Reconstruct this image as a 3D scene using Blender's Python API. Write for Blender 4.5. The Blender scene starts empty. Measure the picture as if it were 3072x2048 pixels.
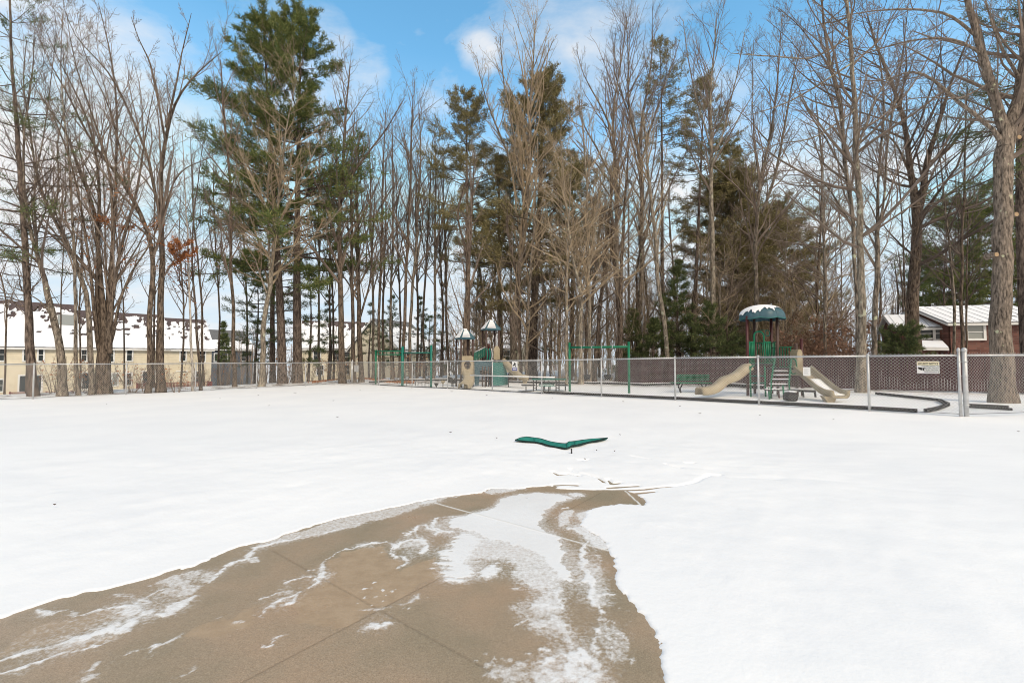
import bpy, math, random
import numpy as np
rng = np.random.default_rng(11)
random.seed(5)
SC = bpy.context.scene
COL = SC.collection
F_PX = 1365.3
HC = 1.48
PITCH = math.radians(2.26)
CP, SP = math.cos(PITCH), math.sin(PITCH)
PI = math.pi

# ---------------------------------------------------------------- surveying
def ray(x, y):
    u = (x - 1536) / F_PX; v = (1024 - y) / F_PX
    return np.array([u, CP - v * SP, SP + v * CP])
def at(x, y, d):
    r = ray(x, y); return np.array([0, 0, HC]) + r * (d / r[1])
def hit(x, y, z=0.0):
    r = ray(x, y); return np.array([0, 0, HC]) + r * ((z - HC) / r[2])
CORNER = np.array([-11.2, 32.0]); LEFT_A = np.array([-20.5, 19.5])
_fd = (LEFT_A - CORNER) / np.linalg.norm(LEFT_A - CORNER)
FN = np.array([_fd[1], -_fd[0]])          # outward normal of the left fence
if FN[0] > 0: FN = -FN
def on_line(x, A, B):                      # where pixel column x meets the ground line A-B
    u = (x - 1536) / F_PX; k = CP - 0 * SP
    # X = u' * Y along a near-horizontal ray
    uu = u / (CP - (1024 - 1130) / F_PX * SP); d = B - A
    t = (uu * A[1] - A[0]) / (d[0] - uu * d[1]); return A + t * d
def sstep(a, b, x):
    t = np.clip((x - a) / (b - a), 0, 1); return t * t * (3 - 2 * t)
def gz(X, Y):
    X = np.asarray(X, float); Y = np.asarray(Y, float)
    pl = .009 * np.clip(X, -30, 20) - .005 * np.clip(Y, 0, 40)
    z = pl * sstep(6.5, 13, Y)
    s = (X - CORNER[0]) * FN[0] + (Y - CORNER[1]) * FN[1]
    z = z - 2.7 * sstep(5, 40, s)
    return z
def g3(x, y):                              # pixel -> point on the terrain
    P = hit(x, y, 0)
    for _ in range(12): P = hit(x, y, float(gz(P[0], P[1])))
    return P
def gd(x, d):                              # ground point under pixel column x at depth d
    X = (x - 1536) * d / F_PX
    return np.array([X, d, float(gz(X, d))])

# ---------------------------------------------------------------- value noise
_tab = np.random.default_rng(3).random((256, 256))
def vnoise(x, y):
    xi = np.floor(x).astype(int); yi = np.floor(y).astype(int)
    fx = x - xi; fy = y - yi
    fx = fx * fx * (3 - 2 * fx); fy = fy * fy * (3 - 2 * fy)
    a = _tab[xi % 256, yi % 256]; b = _tab[(xi + 1) % 256, yi % 256]
    c = _tab[xi % 256, (yi + 1) % 256]; d = _tab[(xi + 1) % 256, (yi + 1) % 256]
    return (a * (1 - fx) + b * fx) * (1 - fy) + (c * (1 - fx) + d * fx) * fy
def fbm(x, y, o=4):
    s = 0; a = .5; t = 0
    for i in range(o):
        s = s + a * vnoise(x + 17.3 * i, y + 5.1 * i); t += a; x = x * 2.03; y = y * 2.03; a *= .5
    return s / t

# ---------------------------------------------------------------- materials
def new_mat(name):
    m = bpy.data.materials.new(name); m.use_nodes = True
    nt = m.node_tree; b = nt.nodes['Principled BSDF']
    return m, nt, b
def N(nt, t, **kw):
    n = nt.nodes.new(t)
    for k, v in kw.items():
        if k in n.inputs: n.inputs[k].default_value = v
        else: setattr(n, k, v)
    return n
def ramp(nt, stops, interp='LINEAR'):
    r = nt.nodes.new('ShaderNodeValToRGB'); r.color_ramp.interpolation = interp
    e = r.color_ramp.elements
    while len(e) < len(stops): e.new(.5)
    for i, (p, c) in enumerate(stops):
        e[i].position = p; e[i].color = tuple(c) + (1,) if len(c) == 3 else c
    return r
def mat_noise(name, c1, c2, scale=6, rough=.7, metal=0, bump=.0, bscale=None, detail=6, stretch=None, spec=.3, c3=None, coords='Object'):
    m, nt, b = new_mat(name); L = nt.links.new
    tc = N(nt, 'ShaderNodeTexCoord'); src = tc.outputs[coords]
    if stretch:
        mp = N(nt, 'ShaderNodeMapping'); mp.inputs['Scale'].default_value = stretch
        L(src, mp.inputs['Vector']); src = mp.outputs[0]
    n = N(nt, 'ShaderNodeTexNoise', Scale=scale, Detail=detail, Roughness=.6); L(src, n.inputs['Vector'])
    st = [(.3, c1), (.7, c2)] if c3 is None else [(.3, c1), (.55, c2), (.72, c3)]
    r = ramp(nt, st); L(n.outputs['Fac'], r.inputs[0]); L(r.outputs[0], b.inputs['Base Color'])
    b.inputs['Roughness'].default_value = rough; b.inputs['Metallic'].default_value = metal
    b.inputs['Specular IOR Level'].default_value = spec
    if bump:
        n2 = N(nt, 'ShaderNodeTexNoise', Scale=bscale or scale * 4, Detail=5); L(src, n2.inputs['Vector'])
        bp = N(nt, 'ShaderNodeBump', Strength=bump, Distance=.02); L(n2.outputs['Fac'], bp.inputs['Height']); L(bp.outputs[0], b.inputs['Normal'])
    return m
def mat_island(name, stops, rough=.75, spec=.2, translucent=0):
    m, nt, b = new_mat(name); L = nt.links.new
    g = N(nt, 'ShaderNodeNewGeometry'); r = ramp(nt, stops)
    tc = N(nt, 'ShaderNodeTexCoord'); n = N(nt, 'ShaderNodeTexNoise', Scale=.6, Detail=2); L(tc.outputs['Object'], n.inputs['Vector'])
    mx = N(nt, 'ShaderNodeMath', operation='MULTIPLY_ADD'); mx.inputs[1].default_value = .55
    L(g.outputs['Random Per Island'], mx.inputs[0])
    m2 = N(nt, 'ShaderNodeMath', operation='MULTIPLY'); m2.inputs[1].default_value = .5; L(n.outputs['Fac'], m2.inputs[0]); L(m2.outputs[0], mx.inputs[2])
    L(mx.outputs[0], r.inputs[0]); L(r.outputs[0], b.inputs['Base Color'])
    b.inputs['Roughness'].default_value = rough; b.inputs['Specular IOR Level'].default_value = spec
    return m
def mat_bark(name, c1, c2, c3=None, scale=5, lichen=None, lw=.62, lo=.4, hi=.62):
    m, nt, b = new_mat(name); L = nt.links.new
    tc = N(nt, 'ShaderNodeTexCoord'); mp = N(nt, 'ShaderNodeMapping'); mp.inputs['Scale'].default_value = (1, 1, .22)
    L(tc.outputs['Object'], mp.inputs[0])
    n = N(nt, 'ShaderNodeTexNoise', Scale=scale * 3, Detail=8, Roughness=.65); L(mp.outputs[0], n.inputs['Vector'])
    r = ramp(nt, [(lo, c1), (hi, c2)]); L(n.outputs['Fac'], r.inputs[0])
    n3 = N(nt, 'ShaderNodeTexNoise', Scale=.5, Detail=3); L(tc.outputs['Object'], n3.inputs['Vector'])
    mx = N(nt, 'ShaderNodeMix', data_type='RGBA', blend_type='MULTIPLY'); mx.inputs[0].default_value = .7
    r3 = ramp(nt, [(.3, (.75, .73, .72)), (.7, (1.25, 1.2, 1.12))]); L(n3.outputs['Fac'], r3.inputs[0])
    L(r.outputs[0], mx.inputs[6]); L(r3.outputs[0], mx.inputs[7])
    out = mx.outputs[2]
    if lichen:
        nl = N(nt, 'ShaderNodeTexNoise', Scale=2.6, Detail=5, Roughness=.6); L(tc.outputs['Object'], nl.inputs['Vector'])
        rl = ramp(nt, [(lw, (0, 0, 0)), (lw + .04, (1, 1, 1))]); L(nl.outputs['Fac'], rl.inputs[0])
        m2 = N(nt, 'ShaderNodeMix', data_type='RGBA'); L(rl.outputs[0], m2.inputs[0]); L(out, m2.inputs[6]); m2.inputs[7].default_value = tuple(lichen) + (1,)
        out = m2.outputs[2]
    L(out, b.inputs['Base Color']); b.inputs['Roughness'].default_value = .9; b.inputs['Specular IOR Level'].default_value = .15
    bp = N(nt, 'ShaderNodeBump', Strength=.8, Distance=.03); L(n.outputs['Fac'], bp.inputs['Height']); L(bp.outputs[0], b.inputs['Normal'])
    return m

M = {}
M['bark_grey'] = mat_bark('bark_grey', (0.066, 0.056, 0.047), (0.313, 0.270, 0.223), lichen=(0.480, 0.504, 0.346), lw=.64)
M['bark_brown'] = mat_bark('bark_brown', (0.047, 0.036, 0.029), (0.211, 0.168, 0.133))
M['bark_dark'] = mat_bark('bark_dark', (0.044, 0.036, 0.031), (0.175, 0.140, 0.114))
M['bark_pale'] = mat_bark('bark_pale', (.11, .096, .078), (.38, .335, .275), lichen=(.42, .42, .32), lw=.6)
M['bark_oak'] = mat_bark('bark_oak', (0.058, 0.048, 0.040), (0.335, 0.280, 0.233), scale=7, lichen=(0.524, 0.532, 0.359), lw=.64, lo=.36, hi=.64)
M['bark_birch'] = mat_bark('bark_birch', (.2, .18, .16), (.62, .58, .53))
M['bark_pine'] = mat_bark('bark_pine', (0.050, 0.039, 0.035), (0.233, 0.188, 0.160), scale=4)
M['twig_brown'] = mat_noise('twig_brown', (0.124, 0.094, 0.076), (0.291, 0.231, 0.185), scale=1.2, rough=.9)
M['twig_dark'] = mat_noise('twig_dark', (0.073, 0.057, 0.048), (0.175, 0.137, 0.113), scale=1.2, rough=.9)
M['twig_tan'] = mat_noise('twig_tan', (0.204, 0.157, 0.106), (0.466, 0.367, 0.249), scale=1.2, rough=.9)
M['twig_red'] = mat_noise('twig_red', (.13, .08, .06), (.25, .16, .115), scale=1.2, rough=.9)
M['needles_green'] = mat_island('needles_green', [(.1, (0.040, 0.069, 0.024)), (.5, (0.119, 0.156, 0.050)), (.85, (0.265, 0.263, 0.089)), (1, (0.371, 0.300, 0.119))])
M['needles_olive'] = mat_island('needles_olive', [(.1, (0.086, 0.083, 0.036)), (.5, (0.219, 0.194, 0.089)), (.85, (0.358, 0.294, 0.142)), (1, (0.451, 0.325, 0.190))])
M['needles_dark'] = mat_island('needles_dark', [(.1, (0.034, 0.056, 0.024)), (.5, (0.099, 0.131, 0.053)), (.85, (0.212, 0.225, 0.089)), (1, (0.318, 0.288, 0.119))])
M['leaf_orange'] = mat_island('leaf_orange', [(.1, (.2, .07, .03)), (.5, (.34, .13, .05)), (.9, (.45, .22, .1))])
M['leaf_rust'] = mat_island('leaf_rust', [(.1, (.13, .075, .05)), (.5, (.23, .135, .09)), (.9, (.34, .21, .14))])
M['leaf_dark'] = mat_island('leaf_dark', [(.1, (.05, .035, .03)), (.9, (.14, .1, .08))])
M['galv'] = mat_noise('galvanised_steel', (.42, .43, .44), (.6, .61, .62), scale=8, rough=.45, metal=.35)
M['wire'] = mat_noise('fence_wire', (.44, .44, .43), (.6, .6, .585), scale=4, rough=.5, metal=.0)
M['green_metal'] = mat_noise('green_powder_coat', (.004, .12, .06), (.01, .19, .1), scale=3, rough=.4)
M['teal_metal'] = mat_noise('teal_powder_coat', (.004, .13, .1), (.008, .2, .15), scale=3, rough=.4)
M['maroon'] = mat_noise('maroon_post', (.05, .014, .016), (.09, .03, .03), scale=3, rough=.4)
M['brownpost'] = mat_noise('brown_post', (.055, .035, .03), (.1, .065, .055), scale=3, rough=.45)
M['bluegreen'] = mat_noise('blue_green_plastic', (.035, .085, .11), (.075, .15, .185), scale=2.5, rough=.45)
M['teal_plastic'] = mat_noise('teal_plastic', (.02, .12, .11), (.05, .2, .18), scale=2.5, rough=.5)
M['tan_plastic'] = mat_noise('tan_plastic', (.3, .25, .165), (.43, .365, .26), scale=3, rough=.5)
M['black'] = mat_noise('black_rubber', (.014, .014, .016), (.035, .035, .037), scale=5, rough=.85)
M['darkmetal'] = mat_noise('dark_metal', (.03, .03, .034), (.07, .07, .075), scale=5, rough=.5, metal=.3)
M['snow_cap'] = mat_noise('snow_cap', (.82, .83, .85), (.9, .9, .91), scale=3, rough=.7, bump=.25, bscale=14)
M['white_pipe'] = mat_noise('white_pipe', (.7, .7, .7), (.85, .85, .84), scale=4, rough=.4)
M['sign_white'] = mat_noise('sign_white', (.8, .8, .79), (.88, .88, .87), scale=2, rough=.4)
M['sign_yellow'] = mat_noise('sign_yellow', (.85, .78, .55), (.9, .84, .64), scale=2, rough=.4)
M['sign_black'] = mat_noise('sign_black', (.015, .015, .015), (.035, .035, .035), scale=2, rough=.5)
M['sign_grey'] = mat_noise('sign_grey', (.45, .45, .45), (.62, .62, .61), scale=6, rough=.5)
M['sign_ink'] = mat_noise('sign_ink', (.3, .31, .33), (.45, .46, .48), scale=6, rough=.5)
M['sign_brown'] = mat_noise('sign_brown', (.1, .04, .012), (.15, .065, .02), scale=2, rough=.5)
M['sign_blue'] = mat_noise('sign_blue', (.025, .035, .2), (.05, .06, .3), scale=2, rough=.5)
M['fabric_green'] = mat_noise('green_fabric', (.01, .16, .125), (.035, .27, .215), scale=7, rough=.8, bump=.4, bscale=60)
M['fabric_edge'] = mat_noise('dark_green_edge', (.004, .02, .018), (.012, .045, .04), scale=7, rough=.8)
M['wood_cut'] = mat_noise('cut_wood', (.34, .23, .13), (.46, .33, .2), scale=12, rough=.8)
M['siding'] = mat_noise('cream_siding', (.64, .57, .43), (.74, .67, .52), scale=1.5, rough=.6)
M['trim'] = mat_noise('white_trim', (.7, .7, .68), (.8, .8, .78), scale=2, rough=.5)
M['shingle'] = mat_noise('brown_shingles', (.06, .045, .045), (.15, .115, .115), scale=9, rough=.9, bump=.5)
M['shingle_grey'] = mat_noise('grey_shingles', (.1, .1, .105), (.2, .2, .2), scale=9, rough=.9, bump=.5)
M['deck_red'] = mat_noise('red_stained_deck', (.13, .03, .03), (.24, .07, .065), scale=4, rough=.7)
M['bluewall'] = mat_noise('slate_blue_siding', (.07, .085, .11), (.12, .14, .17), scale=2, rough=.7)
m, nt, b = new_mat('window_glass'); M['glass'] = m
b.inputs['Base Color'].default_value = (.035, .045, .05, 1); b.inputs['Roughness'].default_value = .08
m, nt, b = new_mat('blind_glass'); M['blind'] = m
b.inputs['Base Color'].default_value = (.3, .31, .29, 1); b.inputs['Roughness'].default_value = .2
m, nt, b = new_mat('brick'); M['brick'] = m
tc = N(nt, 'ShaderNodeTexCoord'); mp = N(nt, 'ShaderNodeMapping'); mp.inputs['Rotation'].default_value = (PI / 2, 0, 0)
bk = N(nt, 'ShaderNodeTexBrick', Scale=1.0); bk.inputs['Color1'].default_value = (.105, .042, .034, 1); bk.inputs['Color2'].default_value = (.2, .088, .066, 1)
bk.inputs['Mortar'].default_value = (.14, .1, .085, 1); bk.inputs['Brick Width'].default_value = .42; bk.inputs['Row Height'].default_value = .16; bk.inputs['Mortar Size'].default_value = .012
nt.links.new(tc.outputs['Object'], mp.inputs[0]); nt.links.new(mp.outputs[0], bk.inputs['Vector']); nt.links.new(bk.outputs[0], b.inputs['Base Color']); b.inputs['Roughness'].default_value = .9

# ---------------------------------------------------------------- mesh making
def mk(name, V, Fs, smooth=False):
    me = bpy.data.meshes.new(name)
    V = np.asarray(V, np.float32).reshape(-1, 3)
    Fs = [np.asarray(f, np.int32) for f in Fs if len(f)]
    me.vertices.add(len(V)); me.vertices.foreach_set('co', V.ravel())
    lo = np.concatenate([f.ravel() for f in Fs]); cnt = np.concatenate([np.full(len(f), f.shape[1], np.int32) for f in Fs])
    me.loops.add(len(lo)); me.loops.foreach_set('vertex_index', lo)
    st = np.concatenate([[0], np.cumsum(cnt)[:-1]]).astype(np.int32)
    me.polygons.add(len(cnt)); me.polygons.foreach_set('loop_start', st)
    try: me.polygons.foreach_set('loop_total', cnt)
    except Exception: pass
    me.polygons.foreach_set('use_smooth', np.full(len(cnt), smooth, bool))
    me.update(calc_edges=True); me.validate()
    return me
def nrm(v):
    return v / np.maximum(np.linalg.norm(v, axis=-1, keepdims=True), 1e-9)
def tubes(P, R, S):
    P = np.asarray(P, float); R = np.asarray(R, float); n, k, _ = P.shape
    T = nrm(np.gradient(P, axis=1) if k > 2 else np.repeat((P[:, 1:] - P[:, :1]), 2, axis=1))
    D = nrm(P[:, -1] - P[:, 0])
    ref = np.where(np.abs(D[:, 2:3]) > .8, np.array([[1, .31, 0]]), np.array([[0, 0, 1.]]))[:, None, :]
    A = nrm(np.cross(T, np.broadcast_to(ref, T.shape))); B = np.cross(T, A)
    an = np.arange(S) * 2 * PI / S
    V = P[:, :, None, :] + R[:, :, None, None] * (np.cos(an)[None, None, :, None] * A[:, :, None, :] + np.sin(an)[None, None, :, None] * B[:, :, None, :])
    i = np.arange(n)[:, None, None] * k * S; j = np.arange(k - 1)[None, :, None] * S; s = np.arange(S)[None, None, :]; s2 = (s + 1) % S
    a = i + j + s; b2 = i + j + s2
    Fq = np.stack([a, b2, b2 + S, a + S], -1).reshape(-1, 4)
    return V.reshape(-1, 3), Fq
class MB:
    def __init__(s): s.V = []; s.F = {}; s.n = 0
    def add(s, V, F):
        V = np.asarray(V, float).reshape(-1, 3); F = np.asarray(F, int)
        s.F.setdefault(F.shape[1], []).append(F + s.n); s.V.append(V); s.n += len(V); return s
    def box(s, c, sz, rz=0, tilt=None):
        c = np.asarray(c, float); h = np.asarray(sz, float) / 2
        V = np.array([[x, y, z] for x in (-1, 1) for y in (-1, 1) for z in (-1, 1)]) * h
        if tilt is not None: V = V @ tilt.T
        cr, sr = math.cos(rz), math.sin(rz); V = V @ np.array([[cr, -sr, 0], [sr, cr, 0], [0, 0, 1]]).T
        return s.add(V + c, [[0, 1, 3, 2], [4, 6, 7, 5], [0, 4, 5, 1], [2, 3, 7, 6], [0, 2, 6, 4], [1, 5, 7, 3]])
    def beam(s, a, b, w, h):          # rectangular bar from a to b, w sideways, h up
        a = np.asarray(a, float); b = np.asarray(b, float); d = b - a; L = np.linalg.norm(d); d = d / L
        up = np.array([0, 0, 1.]) if abs(d[2]) < .95 else np.array([0, 1., 0])
        sd = np.cross(d, up); sd /= np.linalg.norm(sd); up = np.cross(sd, d)
        V = [p + sd * w / 2 * i + up * h / 2 * j for p in (a, b) for i, j in ((-1, -1), (1, -1), (1, 1), (-1, 1))]
        return s.add(V, [[0, 1, 2, 3], [7, 6, 5, 4], [0, 4, 5, 1], [1, 5, 6, 2], [2, 6, 7, 3], [3, 7, 4, 0]])
    def tube(s, pts, r, S=8, caps=True):
        P = np.asarray(pts, float); R = np.broadcast_to(np.asarray(r, float), (len(P),))
        V, Fq = tubes(P[None], R[None], S); n0 = s.n; s.add(V, Fq)
        if caps and S > 3:
            k = len(P)
            s.F.setdefault(S, []).append(np.array([[n0 + i for i in range(S)][::-1]])); s.F[S].append(np.array([[n0 + (k - 1) * S + i for i in range(S)]]))
        return s
    def many(s, P, R, S): V, Fq = tubes(P, R, S); return s.add(V, Fq)
    def poly(s, pts): n = len(pts); return s.add(pts, [list(range(n))])
    def prism(s, pts, off):           # planar polygon extruded by vector off
        P = np.asarray(pts, float); n = len(P); V = np.concatenate([P, P + np.asarray(off, float)])
        n0 = s.n; s.add(V, [[i, (i + 1) % n, n + (i + 1) % n, n + i] for i in range(n)])
        s.F.setdefault(n, []).append(np.array([[n0 + i for i in range(n)][::-1]])); s.F[n].append(np.array([[n0 + n + i for i in range(n)]])); return s
    def sweep(s, path, prof, side=None, closed=True):    # prof: (side, up) outline carried along path
        P = np.asarray(path, float); k = len(P); pr = np.asarray(prof, float); m = len(pr)
        T = nrm(np.gradient(P, axis=0)); V = []
        for i in range(k):
            sd = np.cross(T[i], [0, 0, 1.]) if side is None else np.asarray(side, float) - T[i] * np.dot(side, T[i])
            sd /= np.linalg.norm(sd); up = np.cross(sd, T[i])
            V += [P[i] + sd * a + up * b for a, b in pr]
        q = [[i * m + j, i * m + (j + 1) % m, (i + 1) * m + (j + 1) % m, (i + 1) * m + j] for i in range(k - 1) for j in range(m if closed else m - 1)]
        n0 = s.n; s.add(V, q)
        if closed:
            s.F.setdefault(m, []).append(np.array([[n0 + i for i in range(m)][::-1]])); s.F[m].append(np.array([[n0 + (k - 1) * m + i for i in range(m)]]))
        return s
    def grid(s, G):                   # (a,b,3) array of points
        a, b, _ = G.shape; idx = np.arange(a * b).reshape(a, b)
        return s.add(G.reshape(-1, 3), np.stack([idx[:-1, :-1], idx[1:, :-1], idx[1:, 1:], idx[:-1, 1:]], -1).reshape(-1, 4))
    def lathe(s, c, prof, S=16):      # prof: (r, z)
        c = np.asarray(c, float); an = np.arange(S) * 2 * PI / S; m = len(prof)
        V = [c + np.array([r * math.cos(t), r * math.sin(t), z]) for r, z in prof for t in an]
        return s.add(V, [[i * S + j, i * S + (j + 1) % S, (i + 1) * S + (j + 1) % S, (i + 1) * S + j] for i in range(m - 1) for j in range(S)])
    def mesh(s, name, org=(0, 0, 0), smooth=False):
        return mk(name, np.concatenate(s.V) - np.asarray(org, float), [np.concatenate(f) for f in s.F.values()], smooth)

ORG = {}
def link(o, parent=None):
    COL.objects.link(o)
    if parent is not None: o.parent = parent
    return o
def tag(o, label=None, cat=None, group=None, kind=None):
    if label: o['label'] = label
    if cat: o['category'] = cat
    if group: o['group'] = group
    if kind: o['kind'] = kind
    return o
def thing(name, label, cat, loc=(0, 0, 0), group=None, rz=0, sc=1):
    o = bpy.data.objects.new(name, None); o.empty_display_size = .2
    o.location = tuple(float(v) for v in loc); o.rotation_euler = (0, 0, rz); o.scale = (sc, sc, sc) if np.isscalar(sc) else sc
    link(o); tag(o, label, cat, group); ORG[o.name] = np.asarray(loc, float); return o
def root(o):
    while o.parent is not None: o = o.parent
    return o
def part(mb, name, mat, parent, smooth=False, label=None):
    me = mb.mesh(name, ORG[root(parent).name], smooth); me.materials.append(M[mat] if isinstance(mat, str) else mat)
    o = link(bpy.data.objects.new(name, me), parent)
    if label: o['label'] = label
    return o
def solo(mb, name, mat, label, cat, loc, group=None, smooth=False, kind=None):
    me = mb.mesh(name, loc, smooth); me.materials.append(M[mat] if isinstance(mat, str) else mat)
    o = link(bpy.data.objects.new(name, me)); o.location = tuple(float(v) for v in loc); ORG[o.name] = np.asarray(loc, float)
    return tag(o, label, cat, group, kind)
def meshobj(name, me, mat, parent):
    if mat and not me.materials: me.materials.append(M[mat] if isinstance(mat, str) else mat)
    return link(bpy.data.objects.new(name, me), parent)
def copy_tree(o, parent=None):
    c = o.copy(); link(c); c.parent = parent
    for ch in [x for x in COL.objects if x.parent == o]: copy_tree(ch, c)
    return c
def dup(o, kids, loc, rz=0, sc=1, label=None, group=None):
    c = o.copy(); COL.objects.link(c); c.location = tuple(float(v) for v in loc); c.rotation_euler = (0, 0, rz); c.scale = (sc, sc, sc) if np.isscalar(sc) else sc
    if label: c['label'] = label
    if group: c['group'] = group
    for k in kids:
        d = k.copy(); COL.objects.link(d); d.parent = c
    return c
def text_mb(txt, size, origin, right, up, align='CENTER', depth=.002, width=None, bold=.02):
    cu = bpy.data.curves.new('txt', 'FONT'); cu.body = txt; cu.size = size; cu.align_x = align; cu.align_y = 'CENTER'; cu.extrude = depth / 2; cu.resolution_u = 3; cu.offset = bold * size
    o = bpy.data.objects.new('txt', cu); COL.objects.link(o); bpy.context.view_layer.update()
    me = bpy.data.meshes.new_from_object(o.evaluated_get(bpy.context.evaluated_depsgraph_get()))
    V = np.array([v.co[:] for v in me.vertices]); Fs = [list(p.vertices) for p in me.polygons]
    bpy.data.objects.remove(o); bpy.data.curves.remove(cu); bpy.data.meshes.remove(me)
    if width: V[:, 0] *= width / max(1e-6, V[:, 0].max() - V[:, 0].min())
    right = np.asarray(right, float); up = np.asarray(up, float); nn = np.cross(right, up)
    W = np.asarray(origin, float) + V[:, :1] * right + V[:, 1:2] * up + V[:, 2:] * nn
    mb = MB(); byn = {}
    for f in Fs: byn.setdefault(len(f), []).append(f)
    mb.V.append(W); mb.n = len(W)
    for n, f in byn.items(): mb.F[n] = [np.array(f)]
    return mb
# ================================================================ ground, snow, concrete
def dist_pl(X, Y, pts, closed=False):
    d = np.full(X.shape, 1e9); n = len(pts)
    for i in range(n if closed else n - 1):
        ax, ay = pts[i]; bx, by = pts[(i + 1) % n]; dx, dy = bx - ax, by - ay
        t = np.clip(((X - ax) * dx + (Y - ay) * dy) / (dx * dx + dy * dy + 1e-12), 0, 1)
        d = np.minimum(d, (X - ax - t * dx) ** 2 + (Y - ay - t * dy) ** 2)
    return np.sqrt(d)
def sd_poly(X, Y, pts):                   # positive outside
    ins = np.zeros(X.shape, bool); n = len(pts)
    for i in range(n):
        ax, ay = pts[i]; bx, by = pts[(i + 1) % n]
        if ay == by: continue
        c = ((ay > Y) != (by > Y)) & (X < (bx - ax) * (Y - ay) / (by - ay) + ax); ins ^= c
    d = dist_pl(X, Y, pts, True); return np.where(ins, -d, d)
def gp(pts): return [tuple(hit(x, y, 0)[:2]) for x, y in pts]
def z1(*a): return [(x / 3.0625, 1536 + y / 3.0625) for x, y in a]
def z2(*a): return [(768 + x / 2.42, 1400 + y / 2.42) for x, y in a]
def z3(*a): return [(1400 + x / 2.6133, 1250 + y / 2.6133) for x, y in a]
def z7(*a): return [(1600 + x / 2.5755, 1700 + y / 2.5755) for x, y in a]

bare_px = (z1((0, 985), (130, 930), (330, 880), (560, 800), (800, 745), (1000, 705), (1200, 650), (1400, 590), (1600, 530), (1800, 490), (2000, 400), (2200, 325))
  + z2((20, 550), (100, 545), (200, 500), (400, 430), (600, 380), (850, 330), (1100, 280), (1300, 233), (1500, 203), (1640, 193), (1700, 158), (1850, 168))
  + z3((380, 572), (500, 556), (640, 545), (700, 552), (700, 566), (850, 578), (1060, 588), (1250, 585), (1300, 602), (1400, 655), (1385, 694), (1290, 690), (1200, 682), (1130, 690), (1050, 705), (985, 722), (935, 745), (925, 785), (900, 815), (905, 850), (960, 905), (1060, 970), (1110, 1050), (1145, 1130), (1180, 1210), (1185, 1320), (1230, 1390))
  + z7((720, 210), (760, 268), (815, 320), (860, 362), (900, 420), (930, 460), (955, 520), (970, 580), (985, 640), (982, 720), (985, 780), (1005, 830), (1000, 896)))
bare = gp(bare_px) + [(1.1, 1.2), (1.3, .2), (-6, .2), (-6, 1.55), (-4.5, 2.05)]

def axis(lo, fl, fh, hi, fs, g=1.09):
    a = list(np.arange(fl, fh + fs / 2, fs)); s = fs; v = fh
    while v < hi: s = min(s * g, 14); v += s; a.append(v)
    s = fs; v = fl; b = []
    while v > lo: s = min(s * g, 14); v -= s; b.append(v)
    return np.array(b[::-1] + a)
ax = axis(-230, -5.2, 3.4, 230, .016); ay = axis(-30, 1.3, 7.2, 330, .016)
GX, GY = np.meshgrid(ax, ay, indexing='ij')
Z = gz(GX, GY)
near = (GX > -7.5) & (GX < 5) & (GY > 0) & (GY < 9)
sd = np.full(GX.shape, 9.)
sd[near] = sd_poly(GX[near], GY[near], bare)
rag = (fbm(GX * 5, GY * 5, 3) - .5) * .06 + (fbm(GX * 28 + 9, GY * 22, 3) - .5) * .05
sdn = sd + rag
lip = .011 * np.tanh(sdn / .012) - .03 * sstep(0, -.03, sdn) + .034 * sstep(.0, 1.2, sdn)
# drifts and dimples over the open lawn
und = (fbm(GX * .22, GY * .22, 3) - .5) * .09 * sstep(4, 10, GY) + (fbm(GX * 1.1 + 3, GY * 1.1, 3) - .5) * .045 * sstep(.2, 1, sd) + (fbm(GX * 3.1 + 8, GY * 3.1, 3) - .5) * .018 * sstep(.1, .6, sd)
Z = Z + lip + und
# little melt holes close to the edge on the left
pit = fbm(GX * 11 + 40, GY * 15, 2)
# tracks and cracks pressed in the snow
tracks = [z3((680, 440), (720, 460), (800, 452), (880, 468)), z3((815, 418), (870, 445), (950, 462), (1040, 490), (1080, 518)), z3((1110, 500), (1140, 530), (1200, 522)),
  z3((700, 570), (840, 577), (1000, 580), (1250, 578), (1400, 572), (1520, 556), (1690, 546), (1800, 524), (1900, 470), (1980, 474)), z3((690, 540), (760, 535), (860, 540)),
  z3((1300, 325), (1430, 352)), z3((1560, 390), (1670, 420)), z3((1110, 560), (1340, 545)), z3((1310, 605), (1470, 590)), z3((890, 352), (950, 350)), z3((1725, 380), (1780, 384)),
  [(1880, 1395), (2000, 1404)], [(2020, 1405), (2250, 1428)], [(2060, 1428), (2180, 1440), (2330, 1446)], [(2180, 1405), (2400, 1420)], [(2300, 1440), (2600, 1462)], [(2460, 1430), (2800, 1490)], [(2350, 1400), (2560, 1412)], [(2600, 1470), (2950, 1500)], [(2240, 1360), (2380, 1368)]]
for i, t in enumerate(tracks):
    p = [tuple(g3(x, y)[:2]) for x, y in t]; w = .028 if i < 11 else .05
    sub = (GX > min(a for a, _ in p) - .3) & (GX < max(a for a, _ in p) + .3) & (GY > min(b for _, b in p) - .3) & (GY < max(b for _, b in p) + .3)
    dd = dist_pl(GX[sub], GY[sub], p) * (1 + .5 * (fbm(GX[sub] * 9, GY[sub] * 9, 2) - .5))
    Z[sub] += (-.022 if i < 11 else -.0035) * np.exp(-(dd / w) ** 2) * (.4 + 1.2 * fbm(GX[sub] * 5, GY[sub] * 5, 2))
gz_base = gz
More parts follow.
